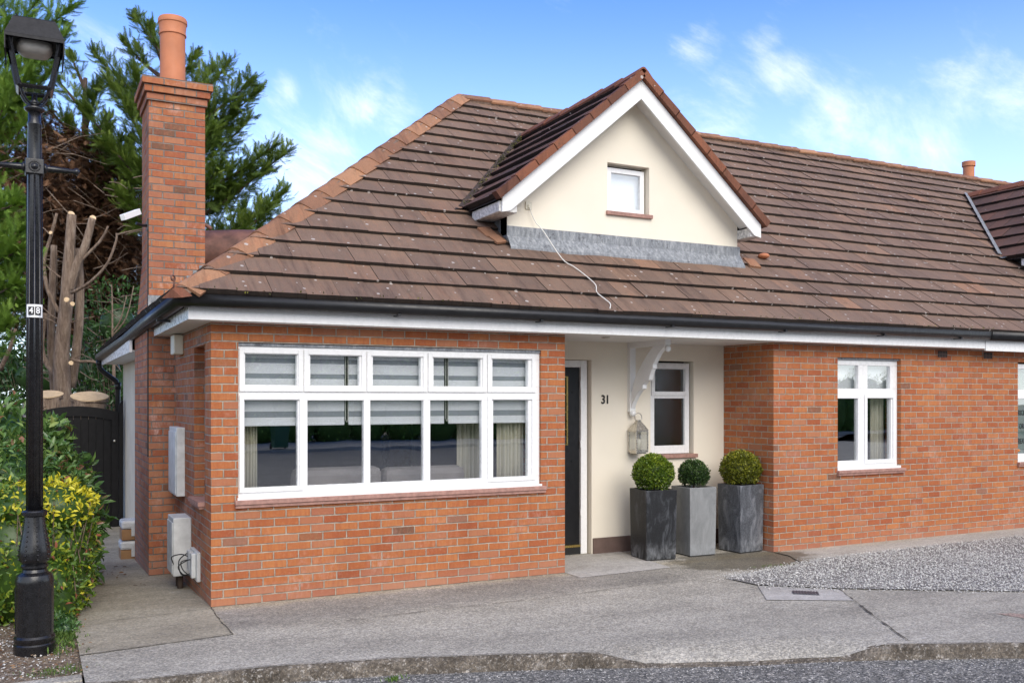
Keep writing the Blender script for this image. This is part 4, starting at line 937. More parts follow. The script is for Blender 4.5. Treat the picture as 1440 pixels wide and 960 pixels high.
# ================================================================== PLANTERS
def planter(cx, cy, w, h, rot, mat, lab, bmat, br_, bz, seed, blab):
    t = thing('planter', lab, 'planter', (cx, cy, 0), 'tall square zinc planters at the porch')
    c, s = math.cos(rot), math.sin(rot)
    def sq(hw, z): return [(cx + c * a * hw - s * b * hw, cy + s * a * hw + c * b * hw, z) for a, b in ((-1, -1), (1, -1), (1, 1), (-1, 1))]
    mb = MB(); k = [sq(w * .475, .012), sq(w * .5, h), sq(w * .5 - .022, h), sq(w * .49 - .022, h - .06)]
    vs = [p for q in k for p in q]; fs = [(3, 2, 1, 0)] + [(i * 4 + j, i * 4 + (j + 1) % 4, (i + 1) * 4 + (j + 1) % 4, (i + 1) * 4 + j) for i in range(3) for j in range(4)]
    mb.add(vs, fs); mb.build('pot', mat, t, bevel=.004)
    mb = MB(); mb.prism(sq(w * .455, 0), sq(w * .455, .012)); mb.build('base_rim', 'black', t)
    mb = MB(); mb.prism(sq(w * .485 - .022, h - .10), sq(w * .485 - .022, h - .045)); mb.build('compost', 'soil', t)
    b = thing('box_ball', blab, 'shrub', (cx, cy, h - .045), 'clipped box balls in planters')
    r_ = np.random.default_rng(seed); n = int(6500 * (br_ / .22) ** 2)
    d = unit(r_.normal(0, 1, (n, 3))); d = d[d[:, 2] > -.75]; n = len(d)
    bump = 1 + .035 * np.sin(d[:, 0] * 9 + seed) * np.sin(d[:, 1] * 8 + 2) + .03 * np.sin(d[:, 2] * 11 + seed)
    rr = br_ * bump * (1.02 - .20 * r_.random(n) ** 1.2)
    stray = r_.random(n) < .012; rr = np.where(stray, rr * 1.07, rr)
    zc = bz; P_ = np.array((cx, cy, zc)) + d * rr[:, None] * np.array((1, 1, .93))
    dirs = unit(d + r_.normal(0, .75, (n, 3)) + np.array((0, 0, .35))); nr = unit(d + r_.normal(0, .6, (n, 3)))
    clump = .5 + .5 * np.sin(d[:, 0] * 6 + seed * 2) * np.sin(d[:, 2] * 5 + 1)
    rnd = np.clip(.9 * r_.random(n) ** 1.3 * (.55 + .45 * clump) + .12 * d[:, 2], 0, 1)
    leaves('foliage', P_, dirs, nr, r_.uniform(.018, .034, n), r_.uniform(.011, .018, n), rnd, bmat, b, '4')
    m2 = MB(); m2.sphere((cx, cy, zc), br_ * .78, 12, .08, (1, 1, .93)); m2.build('shaded_core', bmat, b, True)  # solid core; the shade among inner leaves is put into its dark green
    m2 = MB(); m2.tube([(cx, cy, h - .06), (cx, cy, zc - br_ * .5)], .012, 8); m2.build('stem', 'bark_dark', b)
planter(4.955, .365, .395, .79, R(-6), 'zinc_black', 'black tall square planter, nearest the front door', 'box_y', .226, .965, 3, 'bright lime green clipped box ball in the planter nearest the door')
planter(5.54, .37, .375, .795, R(-2), 'zinc_grey', 'light grey tall square planter, middle of the three', 'box_g', .172, .935, 5, 'small dark green clipped box ball in the middle planter')
planter(6.20, .315, .385, .80, R(4), 'zinc_mid', 'streaky mid grey tall square planter beside the brick corner', 'box_o', .232, .975, 8, 'olive yellow clipped box ball in the planter beside the brick corner')

# ================================================================== STREET LAMP
LX, LY = -1.375, -.81
lp = thing('street_lamp', 'black cast iron street lamp with plate 48 and four-sided lantern', 'street lamp', (LX, LY, -.03))
mb = MB(); prof = [(.139, -.03), (.139, .045), (.131, .055), (.137, .075), (.137, .095), (.125, .11), (.125, .47), (.128, .485), (.128, .51), (.116, .545), (.085, .565), (.078, .585), (.092, .60), (.092, .615), (.078, .625), (.098, .645), (.108, .68), (.106, .72), (.095, .78), (.083, .84), (.073, .90), (.067, .965), (.084, .975), (.086, 1.0), (.078, 1.01), (.060, 1.015)]
mb.lathe(prof, (LX, LY, 0), 32); lb = mb.build('base', 'black_paint', lp, 'auto')
mb = MB()
for k in range(8):
    q = 2 * PI * k / 8 + .2
    for i in range(9): zz = .66 + i * .034; rr = np.interp(zz, [.64, .68, .72, .78, .84, .90, .965], [.098, .110, .108, .097, .085, .075, .069]); mb.sphere((LX + rr * math.cos(q), LY + rr * math.sin(q), zz), .0085 - .0004 * i, 4)
mb.build('beading', 'black_paint', lb, True)
mb = MB()
for k in range(8):
    q = 2 * PI * k / 8 + .2; c, s = math.cos(q), math.sin(q); rr = .1245
    mb.prism([(LX + rr * c - .006 * s, LY + rr * s + .006 * c, .13), (LX + rr * c + .006 * s, LY + rr * s - .006 * c, .13), (LX + (rr + .006) * c, LY + (rr + .006) * s, .13)], [(LX + rr * c - .006 * s, LY + rr * s + .006 * c, .46), (LX + rr * c + .006 * s, LY + rr * s - .006 * c, .46), (LX + (rr + .006) * c, LY + (rr + .006) * s, .46)])
mb.build('flute', 'black_paint', lb)
mb = MB(); mb.lathe([(.054, 1.0), (.050, 3.44), (.050, 3.6), (.046, 3.8), (.050, 3.81), (.050, 3.82), (.044, 3.83), (.043, 3.92)], (LX, LY, 0), 16)
for k in range(8):
    q = 2 * PI * k / 8; c, s = math.cos(q), math.sin(q); mb.tube([(LX + .050 * c, LY + .050 * s, 1.015), (LX + .0465 * c, LY + .0465 * s, 3.44)], .008, 6)
mb.build('post', 'black_paint', lp, True)
Rv = Vector((1, 0, 0)); Dv = Vector((0, 1, 0)); C0 = Vector((LX, LY, 0))
mb = MB(); bz = 3.50; q = [C0 + Rv * a + Dv * b for a, b in ((-.062, -.062), (.062, -.062), (.062, .062), (-.062, .062))]
mb.prism([p + Vector((0, 0, bz - .055)) for p in q], [p + Vector((0, 0, bz + .055)) for p in q])
cb = mb.build('cross_block', 'black_paint', lp, bevel=.006)
mb = MB(); f0 = C0 - Dv * .064 + Vector((0, 0, bz)); mb.tube([f0 + Rv * .036 * math.cos(t) + Vector((0, 0, .036 * math.sin(t))) for t in np.linspace(0, 2 * PI, 25)], .005, 6); mb.tube([f0 + Dv * .004, f0 - Dv * .006], .024, 16); mb.build('boss', 'black_paint', cb, True)
for sgn in (-1, 1):
    mb = MB(); z = Vector((0, 0, bz)); d_ = Rv * sgn
    mb.tube([C0 + z + d_ * .06, C0 + z + d_ * .075, C0 + z + d_ * .08, C0 + z + d_ * .09, C0 + z + d_ * .26, C0 + z + d_ * .265, C0 + z + d_ * .285, C0 + z + d_ * .30], [.034, .036, .024, .025, .016, .023, .026, .010], 12)
    mb.build('ladder_arm', 'black_paint', lp, True)
mb = MB(); mb.lathe([(.043, 3.90), (.066, 3.915), (.07, 3.93), (.05, 3.945), (.03, 3.95), (.026, 3.965), (.035, 3.975), (.02, 3.99), (.016, 4.03)], (LX, LY, 0), 20)
for a, b in ((1, 1), (1, -1), (-1, 1), (-1, -1)): mb.tube(smooth_path([(LX, LY, 3.955), (LX + a * .045, LY + b * .045, 3.97), (LX + a * .078, LY + b * .078, 4.02), (LX + a * .098, LY + b * .098, 4.09)]), .009, 8)
mb.build('cradle', 'black_paint', lp, True)
mb = MB(); zb, zt = 4.06, 4.395; wb, wt = .104, .166
def sqp(w, z): return [(LX + a * w, LY + b * w, z) for a, b in ((-1, -1), (1, -1), (1, 1), (-1, 1))]
def frame_bar(p, q_, w): mb.tube([p, q_], w, 4)
B_, T_ = sqp(wb, zb), sqp(wt, zt)
for i in range(4):
    frame_bar(B_[i], T_[i], .017); frame_bar(B_[i], B_[(i + 1) % 4], .016); frame_bar(T_[i], T_[(i + 1) % 4], .015)
    # rounded corner webs of the window opening
    b0, b1, t0, t1 = map(Vector, (B_[i], B_[(i + 1) % 4], T_[i], T_[(i + 1) % 4]))
    for k in range(6):
        def edge(tt, side):
            ww = .05 * (1 - min(1, tt / .35)) ** 2 * 1.1 + .05 * (max(0, (tt - .75) / .25)) ** 2 * .8
            return ww
    pl = []
    N_ = 14
    for sd in (0, 1):
        for j in range(N_):
            s0, s1 = j / N_, (j + 1) / N_; f0_, f1_ = .05 + edge(s0, 0) * 1.7, .05 + edge(s1, 0) * 1.7
            P_ = lambda s_, f_: (b0.lerp(t0, s_)).lerp(b1.lerp(t1, s_), f_ if sd == 0 else 1 - f_)
            a_, b_, c_, d_ = P_(s0, 0), P_(s0, f0_), P_(s1, f1_), P_(s1, 0)
            mb.add([a_, b_, c_, d_], [(0, 1, 2, 3)])
lf = mb.build('lantern_frame', 'black_paint', lp)
mb = MB(); mb.prism(sqp(wb - .004, zb - .004), sqp(wb - .004, zb + .012)); mb.build('lantern_floor', 'glass_lamp', lp)
mb = MB()
w_o = wt + .026
mb.box(LX - w_o, LX - w_o + .008, LY - w_o, LY + w_o, zt - .115, zt); mb.box(LX + w_o - .008, LX + w_o, LY - w_o, LY + w_o, zt - .115, zt)
mb.box(LX - w_o + .008, LX + w_o - .008, LY - w_o, LY - w_o + .008, zt - .022, zt); mb.box(LX - w_o + .008, LX + w_o - .008, LY + w_o - .008, LY + w_o, zt - .022, zt)
mb.prism(sqp(wt + .026, zt + .001), sqp(.136, zt + .140)); mb.prism(sqp(.136, zt + .141), sqp(.122, zt + .150))
mb.tube([(LX - .055, LY, zt + .148), (LX - .045, LY, zt + .168), (LX, LY, zt + .178), (LX + .045, LY, zt + .168), (LX + .055, LY, zt + .148)], .010, 8)
for a in (-1, 1):
    for b in (-1, 1): mb.tube([(LX + a * .115, LY + b * .115, zt + .145), (LX + a * .115, LY + b * .115, zt + .165)], .006, 6)
mb.build('lantern_roof', 'lamp_roof', lp)
mb = MB(); mb.lathe([(.05, zt - .085), (.09, zt - .078), (.115, zt - .05), (.12, zt - .005)], (LX, LY, 0), 24, sq=.6); mb.build('reflector_bowl', 'diffuser', lp, True)
mb = MB(); q = [(a, z) for a, z in ((-1, -1), (1, -1), (1, 1), (-1, 1))]; pc = C0 - Dv * .060 + Vector((0, 0, 2.455))
rows = []
for i in range(9):
    a = -.95 + 1.9 * i / 8; rows.append((C0 - Dv * .0625 * math.cos(a) + Rv * .0625 * math.sin(a), C0 - Dv * .059 * math.cos(a) + Rv * .059 * math.sin(a)))
vs = []; 
for o_, i_ in rows: vs += [o_ + Vector((0, 0, 2.408)), o_ + Vector((0, 0, 2.502)), i_ + Vector((0, 0, 2.502)), i_ + Vector((0, 0, 2.408))]
fs = [(4 * i + j, 4 * i + (j + 1) % 4, 4 * (i + 1) + (j + 1) % 4, 4 * (i + 1) + j) for i in range(8) for j in range(4)] + [(0, 1, 2, 3), (35, 34, 33, 32)]
mb.add(vs, fs); pl_ = mb.build('number_plate', 'white_plate', lp)
for s_, xo in (('4', -.022), ('8', .022)):
    b0 = pc - Dv * .0035 + Rv * xo
    mb = MB(); q = [b0 + Rv * a * .019 + Vector((0, 0, b * .030)) for a, b in ((-1, -1), (1, -1), (1, 1), (-1, 1))]
    mb.prism([p + Dv * .006 for p in q][::-1], [p - Dv * .001 for p in q][::-1]); mb.build('digit_tile', 'black', pl_)
    text(s_, 'plate_digit', .062, b0 - Dv * .0035, (R(90), 0, 0), 'white_plate', pl_, .0012, sx=.85)

# ================================================================== GROUND
def K(x):  # kerb line y(x)
    return float(np.interp(x, [-30, -3, -.93, 0, .9, 2, 3, 4, 5, 7, 12, 40], [1.5, -1.40, -1.93, -2.03, -2.24, -2.65, -3.10, -3.44, -3.88, -4.95, -8.3, -30]))
def gz(x, y):
    z = 0.0
    if x < 0.3: z -= .035 * max(0, min(y, 9)) * min(1, (.3 - x) / .3 if y > 0 else 0)
    d = min(max((x - 2.15) / .45, 0), 1) * min(max((4.25 - x) / .35, 0), 1); d = d * d * (3 - 2 * d)
    t = max(0, 1 - (y - K(x)) / .38); z -= .085 * d * t * t
    return z
# road sheet to the horizon
mb = MB(); mb.add([(-400, -400, -.11), (400, -400, -.11), (400, 400, -.11), (-400, 400, -.11)], [(0, 1, 2, 3)])
# main ground sheet (earth) under everything on the house side, road in front
earth = MB(); earth.add([(-400, 9, -.36), (400, 9, -.36), (400, 400, -.36), (-400, 400, -.36)], [(0, 1, 2, 3)]); earth.add([(-400, -400, -.47), (400, -400, -.47), (400, 9.05, -.47), (-400, 9.05, -.47)], [(0, 1, 2, 3)])
road = MB(); xs = [-60, -30, -10, -3, -.93, 0, .9, 2, 3, 4, 5, 7, 12, 40]
road.add([(x, K(x) + .05, -.105) for x in xs] + [(x, -24.0 - (x if x > 0 else 0) * .12, -.105) for x in xs], [(i + len(xs), i + 1 + len(xs), i + 1, i) for i in range(len(xs) - 1)])
struct(road.build('road', 'asphalt'))
struct(earth.build('ground', 'soil'))
# pavement grid following kerb
def sheet(name, x0, x1, yfun0, yfun1, nx, ny, mat, dz=0.0, parent=None):
    mb = MB(); vs = []
    for i in range(nx + 1):
        x = x0 + (x1 - x0) * i / nx; a, b = yfun0(x), yfun1(x)
        for j in range(ny + 1):
            t = (j / ny) ** 1.6; y = a + (b - a) * t; vs.append((x, y, gz(x, y) + dz))
    mb.add(vs, [(i * (ny + 1) + j, (i + 1) * (ny + 1) + j, (i + 1) * (ny + 1) + j + 1, i * (ny + 1) + j + 1) for i in range(nx) for j in range(ny)])
    return mb.build(name, mat, parent, True)
pav = struct(sheet('pavement', -1.09, 30, lambda x: K(x) + .012 * math.sin(x * 9) * .4, lambda x: 1.1, 240, 26, 'pave'))
# kerb face and worn rounded nose
mb = MB(); n = 260; vs = []
for i in range(n + 1):
    x = -1.09 + 31.0 * i / n; y = K(x) + .012 * math.sin(x * 9) * .4; jj = random.uniform(-.003, .003)
    top = gz(x, y); vs += [(x, y + .02, top + .0015), (x, y - .012 + jj, top - .006), (x, y - .03 + jj, top - .03), (x, y - .045 + jj * .5, -.09), (x, y - .055, -.108)]
mb.add(vs, [(i * 5 + j + 1, (i + 1) * 5 + j + 1, (i + 1) * 5 + j, i * 5 + j) for i in range(n) for j in range(4)])
struct(mb.build('kerb', 'kerb_face', None, True))
mb = MB(); mb.box(-9, -1.10, -1.76, -1.62, -.12, -.005)
mb.v = [(x, y - .10 * (x + 1.1) * -.35 if x < -2 else y, z) for x, y, z in mb.v]
struct(mb.build('kerb', 'pave', None, bevel=.01))
mb = MB(); mb.prism([(-9, -1.0, -.12), (-9, -1.9, -.12), (-1.1, -2.0, -.12), (-1.1, -1.76, -.12), (-9, -1.76, -.12)][1:], [(-9, -1.9, -.06), (-1.1, -2.0, -.045), (-1.1, -1.76, -.02), (-9, -1.76, -.02)]); struct(mb.build('gutter_strip', 'pave_grey'))
# verge (earth) left of path
mb = MB(); vs = []; nx, ny = 40, 60
for i in range(nx + 1):
    for j in range(ny + 1):
        x = -9 + 7.922 * i / nx; y = -1.62 + 11.0 * j / ny; vs.append((x, y, -.02 + gz(-.5, y) + .012 * math.sin(x * 7) * math.sin(y * 6) * min(1, max(0, -1.095 - x) * 5) - .006))
mb.add(vs, [(i * (ny + 1) + j, (i + 1) * (ny + 1) + j, (i + 1) * (ny + 1) + j + 1, i * (ny + 1) + j + 1) for i in range(nx) for j in range(ny)])
struct(mb.build('verge', 'soil', None, True))
# side path sheet (yellowish concrete) 4 mm over pavement / behind
sp = struct(sheet('side_path', -1.09, .0, lambda x: -1.17 + (x + 1.09) * .12, lambda x: 9.0, 10, 60, 'pave_side', .004))
def blob(name, pts, dz, mat, par=pav, jag=.03):
    mb = MB(); out = []
    for i in range(len(pts)):
        a, b = pts[i], pts[(i + 1) % len(pts)]
        for k in range(6): t = k / 6; out.append((a[0] + (b[0] - a[0]) * t + random.uniform(-jag, jag) * (k > 0), a[1] + (b[1] - a[1]) * t + random.uniform(-jag, jag) * (k > 0)))
    mb.add([(x, y, gz(x, y) + dz) for x, y in out], [tuple(range(len(out)))]); return mb.build(name, mat, par)
struct(blob('porch_slab', [(3.58, -.30), (4.75, -.25), (4.85, .9), (3.58, .9)], .004, 'pave_light', jag=.0))
0 and struct(blob('damp_patch', [(4.62, -.20), (5.05, -.55), (4.95, -.95), (5.35, -.90), (5.72, -.60), (6.35, -.22), (6.9, -.08), (6.42, .05), (6.4, .5), (5.75, .55), (5.1, .15)], .012, 'wet', jag=.035))
struct(blob('house_path', [(6.43, -.002), (6.43, -.10), (6.40, -.30), (6.2, -.68), (6.6, -.62), (8.2, -.52), (12, -.50), (26, -.5), (26, -.002)], .010, 'pave_stained', jag=.006))
struct(blob('patched_slab', [(4.89, -1.454), (5.46, -1.938), (5.20, -2.36), (4.52, -1.98)], .006, 'pave_light', jag=.004))
struct(blob('path_patch', [(-.67, .42), (-.06, .62), (-.08, 1.28), (-.62, 1.15)], -.012, 'pave', sp, .01))
mb = MB(); q = [(4.995, -1.80), (5.175, -1.95), (5.085, -2.06), (4.905, -1.91)]
mb.prism([(x, y, .007) for x, y in q], [(x, y, .013) for x, y in q])
dc = tag(mb.build('drain_cover', 'grate'), 'small ribbed iron drain cover set in the pale pavement slab', 'drain cover')
mb = MB(); a = Vector((4.995, -1.80, .013)); b = Vector((5.175, -1.95, .013)); c = Vector((4.905, -1.91, .013))
for i in range(9):
    p = a.lerp(b, (i + .4) / 9); p2 = p + (c - a); w_ = (b - a) * .04; mb.prism([p, p + w_, p2 + w_, p2], [v + Vector((0, 0, .005)) for v in (p, p + w_, p2 + w_, p2)])
mb.build('rib', 'grate', dc)
struct(blob('red_patch', [(5.86, -3.26), (6.15, -3.42), (6.2, -3.60), (5.92, -3.48)], .004, 'redpatch', jag=.02))
def joint(name, pts, w=.012, dz=.0085, par=pav, mat='joint'):
    mb = MB(); P = []
    for i in range(len(pts) - 1):
        a, b = pts[i], pts[i + 1]; L = math.hypot(b[0] - a[0], b[1] - a[1]); m_ = max(2, int(L / .06))
        for k in range(m_): t = k / m_; P.append((a[0] + (b[0] - a[0]) * t + random.uniform(-.005, .005), a[1] + (b[1] - a[1]) * t + random.uniform(-.005, .005)))
    P.append(pts[-1]); vs = []
    for i, (x, y) in enumerate(P):
        x2, y2 = P[min(i + 1, len(P) - 1)]; x1_, y1_ = P[max(i - 1, 0)]; tx, ty = x2 - x1_, y2 - y1_; l = math.hypot(tx, ty) or 1
        ww = w * random.choice((.12, .3, .6, .9)) * .42; vs += [(x - ty / l * ww, y + tx / l * ww, gz(x, y) + dz), (x + ty / l * ww, y - tx / l * ww, gz(x, y) + dz)]
    mb.add(vs, [(2 * i, 2 * i + 1, 2 * i + 3, 2 * i + 2) for i in range(len(P) - 1)]); return struct(mb.build(name, mat, par))
joint('pavement_joint', [(5.46, -1.94), (5.15, -2.45), (4.80, -3.0), (4.46, -3.58)], .030)
joint('pavement_joint', [(4.89, -1.454), (4.53, -.93), (3.9, -.90), (2.73, -1.0), (1.9, -.98), (.9, -1.02)], .014)
joint('pavement_joint', [(0.0, -.01), (-.02, -.6), (-.01, -1.06)], .016)
joint('pavement_joint', [(-1.09, -1.17), (-.5, -1.10), (-.02, -1.06)], .012)
joint('pavement_joint', [(-.88, -.15), (-.5, -.13), (0, -.04)], .010)
joint('pavement_joint', [(-1.02, 1.75), (-.6, 1.80), (-.27, 2.2)], .012)
joint('pavement_joint', [(.0, .0), (3.57, -.006)], .010, mat='joint'); joint('pavement_joint', [(6.43, -.004), (12, -.006)], .012)
# pebbles + grit at kerb foot, gravel strip
def stones(name, P_, size, rnd, mat='stone', parent=None):
    n = len(P_); base = np.array([(1, 0, 0), (-1, 0, 0), (0, 1, 0), (0, -1, 0), (0, 0, 1), (0, 0, -1)], float)
    F = np.array([(0, 2, 4), (2, 1, 4), (1, 3, 4), (3, 0, 4), (2, 0, 5), (1, 2, 5), (3, 1, 5), (0, 3, 5)])
    J = base[None] * rng.uniform(.6, 1.15, (n, 6, 1)) + rng.normal(0, .12, (n, 6, 3)); J[:, :, 2] *= .62
    a = rng.random(n) * 2 * PI; c, s = np.cos(a), np.sin(a); x = J[:, :, 0] * c[:, None] - J[:, :, 1] * s[:, None]; y = J[:, :, 0] * s[:, None] + J[:, :, 1] * c[:, None]
    V = np.stack([x, y, J[:, :, 2]], 2) * size[:, None, None] + P_[:, None, :]
    return fast(name, V.reshape(-1, 3), (np.arange(n)[:, None, None] * 6 + F[None]).reshape(-1, 3), np.repeat(rnd, 8), mat, parent)
def in_poly(x, y, poly):
    c = np.zeros(len(x), bool); j = len(poly) - 1
    for i in range(len(poly)):
        xi, yi = poly[i]; xj, yj = poly[j]; c ^= ((yi > y) != (yj > y)) & (x < (xj - xi) * (y - yi) / (yj - yi + 1e-12) + xi); j = i
    return c
GP = [(4.86, -1.02), (5.15, -.93), (5.85, -.80), (6.6, -.62), (8.2, -.52), (12, -.50), (16, -.50), (16, -8.3), (6.87, -2.78), (5.46, -1.90), (4.9, -1.42)]
mb = MB(); mb.add([(x, y, .011) for x, y in GP], [tuple(range(len(GP)))][::1]); gb = struct(mb.build('gravel_bed', 'pave_grey'))
n = 90000; x = rng.uniform(4.5, 13.5, n); y = rng.uniform(-6.5, -.4, n) + 0; k = in_poly(x, y, GP); keep = k & (rng.random(n) < np.where(x < 8.5, 1, .55) * np.clip((x - 4.7) / .5, .25, 1)); x, y = x[keep], y[keep]
print('gravel', len(x))
o = stones('gravel', np.stack([x, y, .012 + .018 * rng.random(len(x))], 1), rng.uniform(.005, .013, len(x)), np.clip(rng.normal(.68, .2, len(x)), 0, 1)); struct(o, 'stuff')
n = 2600; t_ = rng.random(n); i_ = rng.integers(0, len(GP) - 1, n); ga = np.array(GP); p_ = ga[i_] + (ga[i_ + 1] - ga[i_]) * t_[:, None] + rng.normal(0, .07, (n, 2)); p_ = p_[(p_[:, 0] < 11) & (p_[:, 1] > -6)]
o = stones('stray_gravel', np.column_stack([p_, np.full(len(p_), .012)]), rng.uniform(.004, .011, len(p_)), np.clip(rng.normal(.6, .2, len(p_)), 0, 1)); struct(o, 'stuff')
# scattered grit on road edge, pavement
n = 1100; x = rng.uniform(-1, 9, n); kx = np.array([K(v) for v in x]); y = kx - .06 - rng.exponential(.16, n)
o = stones('grit', np.stack([x, y, np.full(n, -.102)], 1), rng.uniform(.002, .008, n), np.clip(rng.normal(.6, .25, n), 0, 1)); struct(o, 'stuff')
n = 1500; x = rng.uniform(-2.6, -1.12, n); y = rng.uniform(-1.6, .5, n)
o = stones('grit', np.stack([x, y, np.full(n, -.018)], 1), rng.uniform(.003, .013, n), np.clip(rng.normal(.6, .25, n), 0, 1)); struct(o, 'stuff')
n = 900; x = rng.uniform(-2.8, -1.0, n); y = rng.uniform(-1.6, 1.0, n); P_ = np.stack([x, y, np.full(n, -.012) + rng.random(n) * .02], 1)
d = rng.normal(0, 1, (n, 3)); d[:, 2] *= .25; nr = rng.normal(0, .3, (n, 3)); nr[:, 2] = 1
o = leaves('leaf_litter', P_, d, nr, rng.uniform(.015, .05, n), rng.uniform(.008, .025, n), rng.random(n), 'litter', None, '4'); struct(o, 'stuff')
P_ = np.array([(-.62, 2.6, -.08), (-.55, 2.45, -.075), (-.50, 2.2, -.07), (-.9, 1.9, -.06), (-.82, 1.83, -.06), (-.75, 1.95, -.06), (-.45, 1.5, -.045), (-.7, 2.9, -.09), (-.5, 3.0, -.09), (-.88, 1.6, -.05)])
P_ = np.repeat(P_, 3, 0) + rng.normal(0, .05, (30, 3)) * (1, 1, 0) + (0, 0, .014); d = rng.normal(0, 1, (30, 3)); d[:, 2] = .1; nr = rng.normal(0, .4, (30, 3)); nr[:, 2] = 1
o = leaves('fallen_leaves', P_, d, nr, rng.uniform(.03, .07, 30), rng.uniform(.015, .03, 30), rng.random(30) * .2, 'litter', None); struct(o, 'stuff')
def grass(name, cx, cy, cz, rx, ry, n, h):
    x = cx + rng.normal(0, rx, n); y = cy + rng.normal(0, ry, n); P_ = np.stack([x, y, np.full(n, cz)], 1); d = rng.normal(0, .45, (n, 3)); d[:, 2] = 1
    o = leaves(name, P_, d, rng.normal(0, 1, (n, 3)), rng.uniform(.4, 1, n) * h, np.full(n, h * .16), rng.random(n), 'grass', None, '4'); return struct(o, 'stuff')
grass('grass', -1.22, -1.45, -.02, .10, .07, 260, .035); grass('weeds', -1.17, -.45, -.02, .06, .25, 420, .07); grass('weeds', .80, -2.42, -.10, .03, .02, 60, .05); grass('weeds', 5.75, -.72, .01, .12, .03, 70, .03)

# ================================================================== SHRUBS (left)
def shrub(name, lab, cat, ells, n, size, ratio, mat, loc, seed, rndfun, zmin=-.1, up=.4, spread=.6, depth=.22, core=.84):
    t = thing(name, lab, cat, loc); r_ = np.random.default_rng(seed)
    E = np.array(ells, float); area = (E[:, 3] * E[:, 4] + E[:, 3] * E[:, 5] + E[:, 4] * E[:, 5]); pr = area / area.sum()
    idx = r_.choice(len(E), n, p=pr); d = unit(r_.normal(0, 1, (n, 3))); c = E[idx, :3]; rad = E[idx, 3:6]
    bump = 1 + .10 * np.sin(d[:, 0] * 5 + idx) * np.sin(d[:, 2] * 6 + idx * 2) + .07 * np.sin(d[:, 1] * 9 + 3 * d[:, 2] * 5)
    P_ = c + d * rad * (bump * (1 - depth * r_.random(n) ** 1.3))[:, None]
    # drop points deep inside other ellipsoids
    ins = np.zeros(n, bool)
    for j in range(len(E)):
        q = (((P_ - E[j, :3]) / (E[j, 3:6] * .78)) ** 2).sum(1) < 1; ins |= q & (idx != j)
    k = ~ins & (P_[:, 2] > zmin); P_, d = P_[k], d[k]; m_ = len(P_)
    dirs = unit(d * .45 + r_.normal(0, spread, (m_, 3)) + np.array((0, 0, up * .4))); nr = unit(d * .9 + np.array((0, 0, 1)) * .5 + r_.normal(0, .40, (m_, 3)))
    sz = r_.uniform(size[0], size[1], m_)
    leaves('foliage', P_, dirs, nr, sz, sz * ratio, rndfun(P_, d, r_), mat, t)
    mb = MB()
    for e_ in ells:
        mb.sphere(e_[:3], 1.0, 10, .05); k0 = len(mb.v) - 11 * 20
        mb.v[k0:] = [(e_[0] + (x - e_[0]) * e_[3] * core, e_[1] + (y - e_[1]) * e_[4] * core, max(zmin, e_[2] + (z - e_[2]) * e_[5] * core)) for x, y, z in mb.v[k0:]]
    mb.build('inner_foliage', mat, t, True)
    # twigs
    mb = MB()
    for e_ in ells:
        for i in range(16):
            q = unit(r_.normal(0, 1, 3)); b0 = np.array((e_[0] + q[0] * .1, e_[1] + q[1] * .1, max(zmin, 0))); b1 = np.array(e_[:3]) + q * np.array(e_[3:6]) * 1.0
            if b1[2] < .1: continue
            mid = (b0 + b1) / 2 + r_.normal(0, .06, 3); mb.tube([b0, mid, b1], [.009, .006, .003], 5, .8)
    mb.build('twig', 'tree_bark', t)
    return t
def r_laurel(P_, d, r_): return np.clip(r_.normal(.42, .2, len(P_)) + .18 * np.clip(d[:, 2], 0, 1) + (r_.random(len(P_)) > .975) * .5, 0, 1)
def r_yel(P_, d, r_):
    m_ = len(P_); f = np.clip((P_[:, 2] - .76) / .14, 0, 1) * np.clip((P_[:, 0] + 1.62) / .25, .08, 1); base = r_.uniform(.08, .62, m_)
    y = r_.uniform(.66, .97, m_); o_ = np.where(r_.random(m_) < np.maximum(f * .95, .07), y, base); return np.where(r_.random(m_) > .975, 1.0, o_)
shrub('laurel_bush', 'large dark green glossy laurel bush behind the lamp post', 'bush', [(-1.75, 2.6, .9, .85, .75, .95), (-1.40, 2.15, .70, .58, .6, .78), (-2.4, 2.2, .95, .8, .8, .9), (-1.15, 2.0, .45, .42, .5, .62), (-3.2, 2.6, .9, .9, .8, .9)], 13000, (.09, .155), .42, 'laurel', (-1.8, 2.4, -.08), 21, r_laurel)
shrub('rhododendron_bush', 'pale glossy mid-height bush between the laurel and the yellow shrub', 'bush', [(-1.65, 1.25, .70, .62, .5, .80), (-2.3, 1.2, .7, .7, .5, .82), (-1.22, 1.25, .58, .40, .42, .72)], 12000, (.06, .105), .38, 'laurel', (-1.7, 1.2, -.05), 33, lambda P_, d, r_: np.clip(r_.normal(.62, .2, len(P_)) + (r_.random(len(P_)) > .95) * .4, 0, 1))
shrub('yellow_shrub', 'yellow-green variegated shrub beside the lamp base', 'shrub', [(-1.50, .45, .46, .48, .48, .66), (-1.22, .52, .48, .34, .42, .60), (-2.1, .35, .42, .55, .5, .62), (-1.20, .36, .90, .30, .30, .22), (-1.45, .30, .93, .25, .3, .20), (-1.28, .2, .20, .27, .35, .40), (-2.8, .5, .5, .6, .5, .6)], 17000, (.034, .066), .48, 'yellow', (-1.6, .5, -.03), 44, r_yel, -.03)
shrub('ground_ivy', 'low dark weedy plant at the foot of the shrub by the path edge', 'plant', [(-1.16, -.22, .0, .10, .20, .12)], 420, (.02, .045), .6, 'laurel', (-1.16, -.2, -.03), 45, lambda P_, d, r_: r_.random(len(P_)) * .7, -.03)

